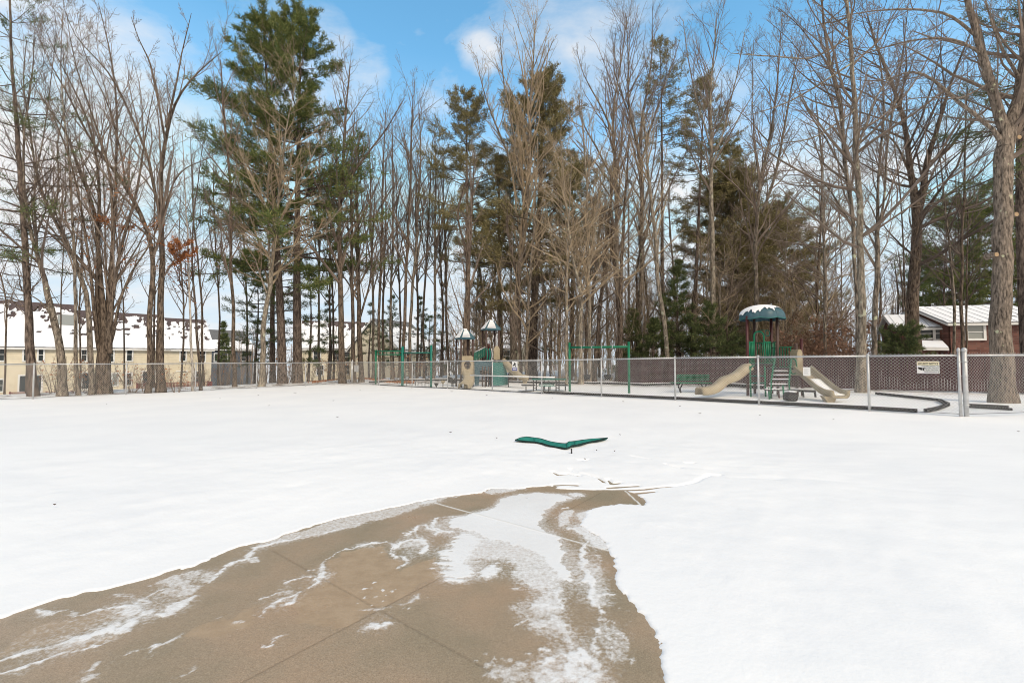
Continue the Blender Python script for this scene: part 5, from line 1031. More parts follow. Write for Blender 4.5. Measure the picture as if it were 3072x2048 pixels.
A_, B_, C_, D_ = [at(x, 1060, d)[:2] for x, d in ((2241, 18.2), (2262, 18.95), (2313, 18.95), (2331, 18.2))]
balusters(o, A_ + (D_ - A_) * .06, A_ + (D_ - A_) * .25, 4, zd + .1, zr, .022, 'green_metal'); balusters(o, A_ + (D_ - A_) * .56, A_ + (D_ - A_) * .8, 4, zd + .1, zr, .022, 'green_metal')
balusters(o, B_, C_, 7, zd + .1, zr, .018, 'green_metal'); balusters(o, C_ + .05, D_, 4, zd + .1, zr, .018, 'green_metal'); balusters(o, A_, B_, 4, zd + .1, zr, .018, 'green_metal')
ya = at(2278, 994, 18.2)[2]; pa = A_ + (D_ - A_) * .24; pb = A_ + (D_ - A_) * .57; ctr = (pa + pb) / 2; hw = np.linalg.norm(pb - pa) / 2; ev = (pb - pa) / (2 * hw)
arch = [[*pa, zd]] + [[*(ctr - ev * hw * math.cos(a)), ya - hw + hw * math.sin(a)] for a in np.linspace(0, PI, 13)] + [[*pb, zd]]
part(MB().tube(arch, .032, 8), 'entry_arch', 'green_metal', o, True)
wh = at(2302, 999, 18.7); part(MB().tube([wh + [.1 * math.cos(a), 0, .12 * math.sin(a)] for a in np.linspace(0, 6.3, 14)], .018, 6, False).tube([wh + [0, 0, .12], wh + [-.25, .1, .12]], .015, 6), 'steering_wheel', 'teal_metal', o, True)
E_ = at(2388, 1060, 17.6)[:2]; F_ = at(2404, 1060, 17.9)[:2]; zr2 = at(2360, 1041, 17.9)[2]; z2 = at(2390, 1108, 17.7)[2]
balusters(o, D_ + (E_ - D_) * .05 + [0, .5], E_ + [0, .25], 8, z2 + .08, zr2, .02, 'green_metal')
p0 = at(2333, 1108, 17.6); p1 = at(2406, 1108, 17.35); part(MB().prism([p0, p1, p1 + [.0, .9, 0], p0 + [0, .9, 0]], [0, 0, .06]), 'deck', 'darkmetal', o)
tr5 = ((2325, 2366, 1113, 17.3), (2327, 2374, 1125.5, 17.05), (2321, 2373, 1138.5, 16.8), (2314, 2366, 1153, 16.55), (2301, 2364, 1168.5, 16.25))
for x0, x1, y, d in tr5:
    a = at(x0, y, d); b = at(x1, y, d); t = part(MB().prism([a, b, b + [.05, .27, 0], a + [.05, .27, 0]], [0, 0, -.045]), 'step', 'darkmetal', o)
    part(MB().prism([a + [.01, .01, .003], b + [-.02, .01, .003], b + [.03, .26, .003], a + [.06, .26, .003]], [0, 0, .03]), 'snow', 'snow_cap', t)
for (xa, ya_, da), (xb, yb, db) in (((2325, 1075, 17.35), (2311, 1172, 16.3)), ((2374, 1078, 17.3), (2366, 1176, 16.3))):
    a = at(xa, ya_, da); b = at(xb, yb, db); part(MB().tube([a + [0, .25, -.1], a + [0, .1, .0], a, a + (b - a) * .35 + [.0, 0, .1], a + (b - a) * .8 + [0, 0, .12], b + [0, -.05, .05], b + [0, -.02, -.25]], .028, 8), 'handrail', 'green_metal', o, True)
a = at(2375, 1079, 17.3); part(MB().tube([a + [.06 + .13 * math.cos(t), 0, -.25 + .3 * math.sin(t)] for t in np.linspace(0, 6.3, 16)], .024, 6, False), 'handrail_loop', 'green_metal', o, True)
for x, y0, d, mt in ((2306, 1165, 16.3, 'green_metal'), (2349, 1158, 16.2, 'green_metal'), (2312, 1172, 16.7, 'darkmetal'), (2335, 1172, 16.9, 'maroon'), (2350, 1172, 17.1, 'maroon')): post(o, x, y0, d, .03, mt, 'leg')
for x, d in ((2250, 17.7), (2294, 17.5)): post(o, x, 1100, d, .032, 'green_metal', 'leg')
lad = MB()
for y in (1127, 1148): lad.tube([at(2251, y, 17.7), at(2294, y, 17.5)], .022, 6)
part(lad, 'rung', 'teal_metal', o, True)
pn = at(2272, 1112, 17.75); part(MB().tube([at(2252, 1104, 17.7), at(2256, 1098, 17.7), at(2262, 1096, 17.75)], .03, 6), 'grab_bar', 'green_metal', o, True)
# tan slides, each a thing of the tower but with a trough of its own
def slide(o, path, w, hgt, side, nm='slide', thick=.045, snow=None, mat='tan_plastic'):
    P = np.asarray(path, float); s = np.r_[0, np.cumsum(np.linalg.norm(np.diff(P, axis=0), axis=1))]; q = np.linspace(0, s[-1], 26)
    Q = np.stack([np.interp(q, s, P[:, i]) for i in range(3)], 1)
    for _ in range(2): Q[1:-1] = .25 * Q[:-2] + .5 * Q[1:-1] + .25 * Q[2:]
    h = w / 2; pr = [(-h, hgt), (-h + thick, hgt + .012), (-h + thick * 1.6, .1), (-h + .13, 0), (h - .13, 0), (h - thick * 1.6, .1), (h - thick, hgt + .012), (h, hgt), (h + .012, hgt - .05), (h - .02, .0), (h - .1, -.06), (-h + .1, -.06), (-h + .02, 0), (-h - .012, hgt - .05)]
    sp_ = part(MB().sweep(Q, pr, side), nm, mat, o, True)
    if snow: i0, i1 = snow; part(MB().sweep(Q[i0:i1] + [0, 0, .0], [(-h + .1, .012), (-h + .08, .07), (0, .085), (h - .08, .07), (h - .1, .012)], side), 'snow', 'snow_cap', sp_, True)
    return sp_
sd_ = np.array([0, -1., .0])
sL1 = slide(o, [at(2241, 1094, 18.0), at(2228, 1101, 17.95), at(2212, 1116, 17.8), at(2196, 1127, 17.7), at(2176, 1132, 17.55), at(2160, 1141, 17.45), at(2146, 1156, 17.4), at(2130, 1164, 17.3), at(2112, 1166, 17.2), at(2097, 1166, 17.15)], .5, .22, sd_)
fo = at(2125, 1172, 17.2); part(MB().prism([fo + v for v in np.array([[-.14, 0, .02], [.17, 0, .1], [.1, 0, -.13], [-.07, 0, -.13]])], [0, .3, 0]), 'slide_foot', 'tan_plastic', o)
hd = at(2401, 1122, 17.35); part(MB().prism([hd + v for v in np.array([[-.1, 0, -.05], [.1, 0, -.05], [.1, 0, .82], [.06, 0, .92], [0, 0, .95], [-.06, 0, .92], [-.1, 0, .82]])], [.03, .5, 0]), 'slide_hood', 'tan_plastic', o)
sR = slide(o, [at(2407, 1112, 17.3), at(2416, 1120, 17.0), at(2434, 1136, 16.6), at(2456, 1156, 16.1), at(2480, 1176, 15.6), at(2502, 1187, 15.2), at(2524, 1190, 14.9)], .62, .2, None, snow=(9, 25))
fo = at(2492, 1197, 15.0); part(MB().prism([fo + v for v in np.array([[-.22, 0, .1], [.2, 0, .06], [.12, 0, -.14], [-.08, 0, -.15]])], [.1, .35, 0]), 'slide_foot', 'tan_plastic', o)
# black step block and low rail
c = g3(2380, 1205); hx = [c + [r_ * math.cos(t), 0, -.02 + .17 + r_ * .95 * math.sin(t)] for t, r_ in zip(np.linspace(.3, .3 + 2 * PI, 8)[:-1], [.18] * 7)]
o2 = thing('tyre_step', 'black rubber step block with snow on it at the foot of the snowy steps', 'step', c)
part(MB().prism(hx, [.05, .4, 0]), 'block', 'black', o2); part(MB().prism([c + v for v in np.array([[-.1, .02, .33], [.14, .02, .325], [.17, .38, .325], [-.06, .38, .33]])], [0, 0, .03]), 'snow', 'snow_cap', o2)
o2 = thing('low_rail', 'low black rail topped with snow between the steps and the right tan slide', 'rail', gd(2380, 17.6))
a = at(2362, 1171, 17.7); b = at(2446, 1173, 17.2); part(MB().beam(a, b, .08, .08), 'rail', 'black', o2); part(MB().beam(a + [0, 0, .065], b + [0, 0, .065], .07, .05), 'snow', 'snow_cap', o2)
for x, d in ((2368, 17.65), (2408, 17.4), (2444, 17.2)): post(o2, x, 1172, d, .035, 'black', 'leg')

# ================================================================ park bench
o = thing('park_bench', 'long green slatted park bench in front of the maroon fence', 'bench', gd(2085, 20.6))
for nm, x0, x1, y0, y1, d, n in (('backrest', 2030, 2128, 1125, 1139, 20.9, 4), ('seat', 2010, 2122, 1147, 1150, 20.4, 4)):
    mb = MB()
    for i in range(n):
        f = i / (n - 1); off = np.array([0, -.12 * (f if nm == 'seat' else 0) * 3.4, 0]); y = y0 + (y1 - y0) * f if nm == 'backrest' else y0
        a = at(x0, y, d) + off; b = at(x1, y, d - .15) + off; mb.beam(a, b, .1 if nm == 'seat' else .035, .035 if nm == 'seat' else .055)
    part(mb, nm, 'green_metal', o)
for x in (2040, 2112):
    a = at(x, 1126, 20.95); g_ = gd(x, 20.9); g2 = gd(x, 20.0); s_ = at(x, 1148.5, 20.4)
    part(MB().tube([a, [s_[0], 20.75, s_[2]], [g_[0], 20.95, g_[2]]], .03, 6).tube([[s_[0], 20.75, s_[2]], [s_[0], 20.1, s_[2]], [g2[0], 20.05, g2[2] + .15], [g2[0], 19.95, g2[2]]], .03, 6), 'leg', 'black', o, True)

# ================================================================ swing frame with tyre swings
o = thing('swing_frame', 'bright green two-post swing frame right of the picnic table', 'swing set', gd(1800, 20.9))
for x, yt, d in ((1708.5, 1029, 21.7), (1886, 1027, 20.0)): post(o, x, yt, d, .055, 'green_metal')
a = at(1709, 1042, 21.7); b = at(1885, 1040, 20.0); part(MB().tube([a, b], .05, 10), 'top_bar', 'green_metal', o, True)
for f in (.22, .4, .57, .75): p = a + (b - a) * f; e = (b - a) / np.linalg.norm(b - a); part(MB().tube([p - e * .015, p + e * .015], .062, 10), 'hanger_clamp', 'galv', o, True)
for lb, f0, f1, x, y in (('round black bucket swing hanging from the swing bar, the left one', .22, .4, 1763, 1130), ('round black bucket swing hanging from the swing bar, the right one', .57, .75, 1825, 1130)):
    pm = a + (b - a) * (f0 + f1) / 2; sw = thing('bucket_swing', lb, 'swing', pm); e = (b - a) / np.linalg.norm(b - a)
    c = np.array([pm[0], pm[1], at(x, y, pm[1])[2]]); ch = MB()
    for s_, ff in ((-1, f0), (1, f1)): ch.tube([a + (b - a) * ff + [0, 0, -.05], c + e * .14 * s_ + [0, 0, .1]], .007, 5)
    part(ch, 'chain', 'galv', sw)
    part(MB().lathe(c, [(.03, -.13), (.12, -.12), (.15, -.02), (.155, .1), (.13, .1), (.12, 0), (.03, -.09)], 14), 'seat', 'black', sw, True)

# ================================================================ picnic table
o = thing('picnic_table', 'dark metal picnic table with green edges and attached benches behind the fence', 'picnic table', gd(1636, 22.4))
def slab(nm, x0, x1, y, d, dep, mt): a = at(x0, y, d); b = at(x1, y, d); part(MB().prism([a, b, b + [0, dep, 0], a + [0, dep, 0]], [0, 0, .035]), nm, mt, o); return a, b
slab('table_top', 1597, 1700, 1139, 22.2, .75, 'teal_metal'); slab('bench', 1565, 1607, 1157.5, 22.0, .9, 'darkmetal'); slab('bench', 1672, 1706, 1157.5, 22.0, .9, 'darkmetal'); slab('bench', 1618, 1664, 1158, 21.5, .28, 'teal_metal'); slab('bench', 1618, 1664, 1153, 23.2, .28, 'teal_metal')
for x, y, d in ((1600, 1140, 22.3), (1609, 1140, 22.9), (1668, 1140, 22.3), (1677, 1140, 22.9), (1578, 1158, 22.4), (1696, 1158, 22.4), (1630, 1159, 21.6), (1646, 1159, 21.6), (1634, 1155, 23.3), (1650, 1155, 23.3)):
    g_ = gd(x, d); t = at(x, y, d); part(MB().beam([t[0], d, g_[2] - .05], t, .05, .05), 'leg', 'darkmetal', o)
br_ = MB()
for (xa, ya_), (xb, yb) in (((1612, 1158), (1634, 1142)), ((1666, 1158), (1644, 1142)), ((1600, 1163), (1609, 1163)), ((1668, 1163), (1677, 1163))): br_.beam(at(xa, ya_, 22.5), at(xb, yb, 22.5), .03, .03)
part(br_, 'brace', 'darkmetal', o)

# ================================================================ climbing frame, stepping pods
o = thing('climbing_frame', 'green climbing frame of three posts and overhead bars by the fence corner', 'climbing frame', gd(1208, 29.4))
cf = ((1128, 1051, 31.2), (1208, 1040, 29.3), (1294, 1036, 27.2))
for x, yt, d in cf: post(o, x, yt, d, .085 if x == 1208 else .065, 'teal_metal' if x != 1128 else 'green_metal')
for i in (0, 1):
    (x0, _, d0), (x1, _, d1) = cf[i], cf[i + 1]
    for dy in (-.12, .12) if i == 0 else (.0,): part(MB().tube([at(x0, 1058, d0) + [0, 0, dy], at(x1, 1058 if i == 0 else 1057.5, d1) + [0, 0, dy]], .035, 8), 'overhead_bar', 'green_metal' if i == 0 else 'teal_metal', o, True)
rg_ = MB()
for f in np.linspace(.1, .9, 6): p = at(1128, 1058, 31.2) * (1 - f) + at(1208, 1058, 29.3) * f; rg_.tube([p + [0, 0, -.12], p + [0, 0, .12]], .02, 6)
part(rg_, 'rung', 'green_metal', o)
for x0, x1, d in ((1217, 1226, 29.1), (1276, 1285, 27.6)):
    l_ = MB()
    for x in (x0, x1): l_.tube([at(x, 1058, d), at(x, 1140, d)], .014, 5)
    for y in np.arange(1072, 1140, 8): l_.tube([at(x0, y, d), at(x1, y, d)], .016, 5)
    part(l_, 'chain_ladder', 'darkmetal', o)
o = thing('balance_steps', 'row of low black balance steps on the ground under the green climbing frame', 'balance steps', gd(1255, 28.4))
for i, (x0, x1) in enumerate(((1220, 1230), (1236, 1247), (1254, 1266), (1275, 1287))):
    d = 29 - i * .35; l_ = MB()
    for x in (x0, x1): l_.tube([at(x, 1144, d), np.array([at(x, 1144, d)[0], d, float(gz(at(x, 1144, d)[0], d))])], .018, 5)
    l_.tube([at(x0, 1149.5, d), at(x1, 1149.5, d)], .025, 5); part(l_, 'step', 'black', o)
for lb, x, y, d, mt in (('black cone-shaped stepping pod behind the fence, left of the tan one', 1309, 1149, 26.6, 'black'), ('tan cone-shaped stepping pod on a thin stem, left of the spring rider', 1329, 1142, 26.8, 'tan_plastic')):
    c = at(x, y, d); g_ = gd(x, d); pd = thing('stepping_pod', lb, 'stepping pod', [c[0], d, g_[2]])
    part(MB().lathe([c[0], d, c[2]], [(.002, .012), (.13, .012), (.14, 0), (.12, -.05), (.03, -.2), (.002, -.21)], 12), 'pod', mt, pd, True); part(MB().tube([[c[0], d, c[2] - .18], [c[0], d, g_[2] - .05]], .025, 8), 'stem', 'darkmetal', pd)
o = thing('spring_rider', 'dark spring rider with a ring handle, left of the curved tan slide', 'spring rider', gd(1357, 25.5))
c = at(1357, 1140, 25.5); part(MB().prism([c + v for v in np.array([[-.26, 0, -.14], [-.28, 0, .12], [-.1, 0, .16], [.05, 0, .05], [.2, 0, .14], [.27, 0, .0], [.2, 0, -.18], [-.1, 0, -.16]])], [0, .14, 0]), 'body', 'black', o)
part(MB().tube([c + [-.12 + .13 * math.cos(t), .06, .32 + .13 * math.sin(t)] for t in np.linspace(0, 6.28, 14)], .02, 6, False).tube([c + [-.1, .06, .18], c + [-.1, .06, .05]], .02, 6), 'ring_handle', 'galv', o, True)
part(MB().tube([c + [.0 + .07 * math.cos(t), .07 + .07 * math.sin(t), -.38 + t * .0098] for t in np.arange(0, 25, .5)], .014, 5), 'spring', 'black', o, True)

# ================================================================ left play tower
o = thing('play_tower', 'left-hand play tower with two ribbed blue-green hip roofs and a curved tan slide', 'playground tower', gd(1440, 26.8))
def hip(cx_, ye, yt, d, wpx, rot, nm):
    c = at(cx_, ye, d); t = at(cx_, yt, d); h = t[2] - c[2]; s = wpx * d / F_PX * .37; cr, sr = math.cos(rot), math.sin(rot)
    R2 = np.array([[cr, -sr], [sr, cr]]); lv = [(1.0, -.0), (1.0, .14)] + [(1.0 - .78 * f, .14 + .86 * f) for f in np.linspace(.001, 1, 8)]
    mb = MB(); n0 = 0; rings = []
    for k_, (f, zf) in enumerate(lv):
        sc_ = f * s * (1.015 if k_ % 2 else 1.0); rings.append([np.array([*(R2 @ (np.array(q) * sc_)), zf * h]) + c for q in ((-1, -1), (1, -1), (1, 1), (-1, 1))])
    V = [v for r_ in rings for v in r_]; Fq = [[i * 4 + j, i * 4 + (j + 1) % 4, (i + 1) * 4 + (j + 1) % 4, (i + 1) * 4 + j] for i in range(len(rings) - 1) for j in range(4)]; mb.add(V, Fq); mb.poly(rings[-1])
    rf = part(mb, 'hip_roof', 'bluegreen', o)
    hp = MB()
    for j in range(4): hp.tube([r_[j] + [0, 0, .01] for r_ in rings[1:]], .025, 6)
    part(hp, 'hip_ridge', 'bluegreen', rf, True)
    sn = MB()                                          # snow lies whole on the left faces and in stripes on the right
    for j, full in ((3, 1), (0, 0), (2, 1), (1, 0)):
        for i in range(2, len(rings) - 1):
            a, b, c2, d2 = rings[i][j], rings[i][(j + 1) % 4], rings[i + 1][(j + 1) % 4], rings[i + 1][j]
            fa = .08 if full else .1; fb = .92 if full else .62 + .3 * (i / 9); lo = .0 if full else .35
            q = [a + (b - a) * fa + ((d2 + (c2 - d2) * fa) - (a + (b - a) * fa)) * lo, a + (b - a) * fb + ((d2 + (c2 - d2) * fb) - (a + (b - a) * fb)) * lo, d2 + (c2 - d2) * fb, d2 + (c2 - d2) * fa]
            nn = np.cross(q[1] - q[0], q[3] - q[0]); nn = nn / np.linalg.norm(nn); nn = nn if nn[2] > 0 else -nn
            sn.prism([v + nn * .012 for v in q], nn * .03)
    tq = rings[-1]; sn.prism([v + [0, 0, .005] for v in tq], [0, 0, .06]); part(sn, 'snow', 'snow_cap', rf)
    return c, s, R2
c1, s1, R1 = hip(1394, 1018, 989, 26.8, 62, .5, 'a'); c2_, s2, R2_ = hip(1472, 991, 963, 27.4, 64, .35, 'b')
for c, s, R, d0 in ((c1, s1, R1, 26.8), (c2_, s2, R2_, 27.4)):
    for q in ((-1, -1), (1, -1), (1, 1), (-1, 1)):
        p = c[:2] + R @ (np.array(q) * s * .82); part(MB().tube([[*p, float(gz(*p)) - .1], [*p, c[2] + .03]], .055, 8), 'post', 'brownpost', o, True)
zdk = at(1394, 1092, 26.8)[2]; zd2 = at(1472, 1078, 27.4)[2]
for c, s, R, z_ in ((c1, s1, R1, zdk), (c2_, s2, R2_, zd2)): part(MB().prism([[*(c[:2] + R @ (np.array(q) * s * .82)), z_] for q in ((-1, -1), (1, -1), (1, 1), (-1, 1))], [0, 0, .07]), 'deck', 'darkmetal', o)
# sloping stair rails between the two decks, dark climber barrels, tan and teal panels
a0, a1 = at(1424, 1058, 26.6), at(1456, 1042, 26.9)
st_ = MB()
for f in np.linspace(0, 1, 11): p = a0 + (a1 - a0) * f; st_.tube([p, p + [0, 0, -.5]], .022, 5)
part(st_, 'stair_railing', 'teal_metal', o)
for dz, dy in ((.03, 0), (.07, .45)): part(MB().tube([a0 + [0, dy, dz], a1 + [0, dy, dz]], .028, 6), 'handrail', 'galv', o, True)
for x in (1460, 1468, 1474): p = at(x, 1064, 26.6); part(MB().tube([p + [.05 * math.sin(t), -.05 * math.cos(t * .9), -.38 + t * .24] for t in np.linspace(0, 3.14, 9)], .035, 6), 'curved_bar', 'teal_metal' if x != 1474 else 'galv', o, True)
bkp = at(1455, 1050, 27.2); part(MB().prism([bkp, bkp + [.5, 0, 0], bkp + [.5, 0, -.55], bkp + [0, 0, -.55]], [0, .05, 0]), 'back_panel', 'darkmetal', o)
tp_ = [at(x, y, 26.7) for x, y in ((1481, 1078), (1481, 1047), (1485, 1040), (1489, 1037), (1493, 1040), (1497, 1047), (1497, 1078))]; part(MB().prism(tp_, [.05, .06, 0]), 'tan_panel', 'tan_plastic', o)
hr_ = [at(x, y, 27.3) for x, y in ((1458, 1044), (1458, 1026), (1460, 1021), (1470, 1020), (1472, 1024), (1472, 1044))]; part(MB().tube(hr_, .022, 6), 'grab_loop', 'galv', o, True)
for x, y in ((1458, 1036), (1466, 1037)): p = at(x, y, 27.3); part(MB().tube([p + [0, 0, -.15], p + [0, 0, .12]], .06, 8), 'bollard_top', 'maroon', o, True)
tw = [at(x, y, 26.0) for x, y in ((1479, 1156), (1478, 1086), (1503, 1086), (1514, 1110), (1521, 1150), (1519, 1155))]; part(MB().prism(tw, [.1, .12, 0]), 'climbing_wall', 'teal_plastic', o)
tw2 = [at(x, y, 26.6) for x, y in ((1424, 1156), (1423, 1080), (1478, 1082), (1478, 1155), (1468, 1155), (1462, 1110), (1440, 1112), (1436, 1156))]; part(MB().prism(tw2, [0, .06, 0]), 'under_panel', 'bluegreen', o)
for x, d in ((1448, 26.4), (1456, 26.2), (1466, 26.4), (1473, 26.3)): post(o, x, 1100, d, .04, 'brownpost', 'leg')
# hood with a round hole and the curved chute
hc = at(1402.5, 1096, 26.0); W2, H2 = 18 * 26 / F_PX, 30 * 26 / F_PX; ri = 10.5 * 26 / F_PX
outer = []; inner = []
for t in np.linspace(0, 2 * PI, 33)[:-1]:
    cx_, sz = math.cos(t), math.sin(t); k_ = min(W2 / max(1e-6, abs(cx_)), H2 / max(1e-6, abs(sz))); k_ = min(k_, 1.18 * H2 if sz > 0 else 9) * (.96 if sz > .5 else 1)
    outer.append(hc + [cx_ * k_, 0, sz * k_]); inner.append(hc + [ri * cx_, 0, .02 + ri * 1.15 * sz])
n_ = 32; V = outer + inner + [v + np.array([0, .07, 0]) for v in outer + inner]; Fq = []
for i in range(n_): j = (i + 1) % n_; Fq += [[i, j, n_ + j, n_ + i], [2 * n_ + j, 2 * n_ + i, 3 * n_ + i, 3 * n_ + j], [j, i, 2 * n_ + i, 2 * n_ + j], [n_ + i, n_ + j, 3 * n_ + j, 3 * n_ + i]]
part(MB().add(V, Fq), 'slide_hood', 'tan_plastic', o)
slide(o, [at(1403, 1110, 26.1), at(1405, 1118, 25.8), at(1408, 1128, 25.45), at(1407, 1138, 25.15), at(1400, 1147, 24.9), at(1393, 1151, 24.7), at(1390, 1152, 24.55)], .6, .24, np.array([1., .25, 0]))
part(MB().tube([[*at(1400, 1150, 24.9)[:2], float(gz(*at(1400, 1150, 24.9)[:2])) - .05], at(1400, 1152, 24.9)], .16, 10), 'slide_foot', 'tan_plastic', o, True)
slide(o, [at(1508, 1090, 26.4), at(1518, 1098, 26.0), at(1532, 1112, 25.6), at(1548, 1126, 25.2), at(1566, 1136, 24.9), at(1582, 1138, 24.8)], .5, .22, np.array([.25, -.97, 0]))
part(MB().prism([at(1574, 1143, 24.8) + v for v in np.array([[-.15, 0, .08], [.18, 0, .08], [.1, 0, -.14], [-.06, 0, -.14]])], [0, .3, 0]), 'slide_foot', 'tan_plastic', o)
for x, d in ((1525, 25.7), (1386, 25.9), (1378, 26.2), (1419, 25.8)): post(o, x, 1122 if x > 1500 else 1140, d, .025, 'darkmetal', 'leg')

# ================================================================ green canopy half buried in the snow
o = thing('fallen_canopy', 'dark green fabric canopy lying half buried in the open snow, folded like a wing', 'canopy', g3(1690, 1340))
c_top = [(1546, 1319), (1562, 1312), (1580, 1309.5), (1600, 1312), (1622, 1315), (1650, 1324), (1680, 1329), (1699, 1330), (1707, 1324), (1714, 1324), (1735, 1321), (1765, 1317), (1800, 1314.5), (1822, 1313)]
c_bot = [(1546, 1320), (1562, 1321.5), (1580, 1323.5), (1602, 1325), (1625, 1329), (1650, 1337), (1680, 1342), (1699, 1344), (1709, 1341), (1716, 1336), (1735, 1333), (1765, 1326), (1800, 1319), (1822, 1313.6)]
def canopy_rows():
    T = np.array(c_top, float); Bm = np.array(c_bot, float); k_ = 60; s = np.linspace(0, 13, k_); T = np.stack([np.interp(s, range(14), T[:, i]) for i in (0, 1)], 1); Bm = np.stack([np.interp(s, range(14), Bm[:, i]) for i in (0, 1)], 1)
    for A in (T, Bm): A[1:-1] = .25 * A[:-2] + .5 * A[1:-1] + .25 * A[2:]
    rows = []
    for j, f in enumerate(np.linspace(0, 1, 9)):
        row = []
        for i in range(k_):
            b = hit(Bm[i, 0], Bm[i, 1], float(gz(*hit(Bm[i, 0], Bm[i, 1])[:2])) + .03); dep = b[1] + .42 * f * math.sin(PI * i / (k_ - 1)) ** .6
            y = Bm[i, 1] + (T[i, 1] - Bm[i, 1]) * (f ** .8); row.append(at(Bm[i, 0] + (T[i, 0] - Bm[i, 0]) * f, y, dep) + [0, 0, .02 * math.sin(i * .7 + 5 * f) * math.sin(PI * f)])
        rows.append(row)
    return np.array(rows)
Gc = canopy_rows(); mb = MB().grid(Gc); mb.grid((Gc + [0, .02, -.012])[::-1]); part(mb, 'fabric', 'fabric_green', o, True)
part(MB().tube(Gc[0] + [0, -.004, .002], .011, 6), 'hem', 'fabric_edge', o, True); part(MB().tube(Gc[-1], .008, 6), 'hem', 'fabric_edge', o, True)
part(MB().tube(Gc[:, 14] + [0, -.004, .003], .006, 5).tube(Gc[:, 33] + [0, -.004, .004], .01, 5).tube(Gc[:, 43] + [0, -.004, .003], .006, 5), 'seam', 'teal_metal', o, True)
pb_ = g3(1715, 1360); part(MB().tube([pb_ + [0, 0, -.05], pb_ + [0, .02, .075]], .012, 8), 'pole', 'darkmetal', o, True)
part(MB().tube([at(1702, 1342, 8.02), at(1704, 1350, 7.9)], .014, 6).tube([at(1710, 1343, 8.0), at(1708, 1356, 7.75)], .008, 6), 'strut', 'darkmetal', o, True)

# ================================================================ leaves and twigs lying on the snow
rg = np.random.default_rng(77)
spots = [(1012, 1255), (1351, 1303), (1860, 1310), (1844, 1360), (163, 1525), (444, 1180), (775, 1188), (806, 1220), (885, 1181), (1152, 1165), (1235, 1167), (1356, 1177), (1657, 1196), (1870, 1208), (1000, 1205), (320, 1215), (2100, 1245), (1490, 1320), (1755, 1385), (1790, 1358), (3055, 1300), (1080, 1172), (660, 1198), (2040, 1222), (2500, 1262), (1640, 1345), (1460, 1188), (2280, 1250)]
for i, (x, y) in enumerate(spots):
    p = g3(x, y); d = p[1]; s = 4.2 * d / F_PX * rg.uniform(.7, 1.3); mb = MB(); a = rg.random() * 6.28
    k_ = [(1, 0), (.5, .32), (-.2, .36), (-.9, .12), (-1.2, 0), (-.9, -.12), (-.2, -.3), (.5, -.3)]
    pts = [[s * (u_ * math.cos(a) - v_ * math.sin(a)), s * (u_ * math.sin(a) + v_ * math.cos(a)), .045 + .35 * s * abs(v_) * rg.uniform(.5, 1.4) + .12 * s * u_ * u_] for u_, v_ in k_]
    P = np.array(pts) + p; c = P.mean(0) + [0, 0, -.01]; V = np.r_[P, [c]]; mb.add(V, [[j, (j + 1) % 8, 8] for j in range(8)])
    mb.add(V + [0, 0, -.003], [[(j + 1) % 8, j, 8] for j in range(8)])
    solo(mb, 'dead_leaf', 'leaf_dark', 'small dark curled leaf lying on the open snow', 'leaf', p, 'leaves on the open snow')
# rusty leaf litter at the fence corner
lv = [];
for i in range(2600):
    u_ = rg.random(); x = 935 + 300 * u_ + rg.normal() * 8; y = 1152 - 14 * math.exp(-((x - 1060) / 90) ** 2) - rg.random() * (8 + 5 * math.exp(-((x - 1050) / 60) ** 2)); p = g3(x, max(1120, y)); lv.append(p + [0, 0, .05 + .12 * rg.random() * math.exp(-((x - 1050) / 70) ** 2)])
solo(quads(np.array(lv), rg, .055), 'fallen_leaves', 'leaf_orange', 'drift of orange-brown fallen leaves at the fence corner', 'leaves', lv[0], kind='stuff')
# ================================================================ houses
def window(o, c, r, n, w, h, glass='glass', mull=True):
    u = np.array([0, 0, 1.]); f = MB(); t = .15
    for a, b, ww in ((c - r * w / 2 - u * h / 2, c + r * w / 2 - u * h / 2, t), (c - r * w / 2 + u * h / 2, c + r * w / 2 + u * h / 2, t)): f.beam(a - r * t / 2 + n * .04, b + r * t / 2 + n * .04, .1, ww)
    for s in (-1, 1): f.beam(c + r * s * w / 2 - u * (h / 2 - t / 2 - .002) + n * .04, c + r * s * w / 2 + u * (h / 2 - t / 2 - .002) + n * .04, .1, t) if False else f.box(c + r * s * w / 2 + n * .04, (t, .1, h - t - .004), math.atan2(r[1], r[0]))
    if mull: f.box(c + n * .03, (w - t, .05, .05), math.atan2(r[1], r[0]))
    fr = part(f, 'window', 'trim', o)
    part(MB().prism([c + r * a * w / 2 + u * b * h / 2 + n * .012 for a, b in ((-1, -1), (1, -1), (1, 1), (-1, 1))], n * .006), 'pane', glass, fr); return fr
def siding(mb, a, b, z0, z1, n, lap=.26, step=.035):     # lapped boards as real wedges
    z = z0
    a = np.asarray(a); b = np.asarray(b); n2 = np.asarray(n)
    rows = []
    while z < z1 - 1e-3:
        zt = min(z + lap, z1); rows += [(z, step), (zt, 0)]; z = zt
    V = []
    for zz, off in rows: V += [[*(a + n2[:2] * off), zz], [*(b + n2[:2] * off), zz]]
    mb.add(V, [[2 * i, 2 * i + 1, 2 * i + 3, 2 * i + 2] for i in range(len(rows) - 1)])
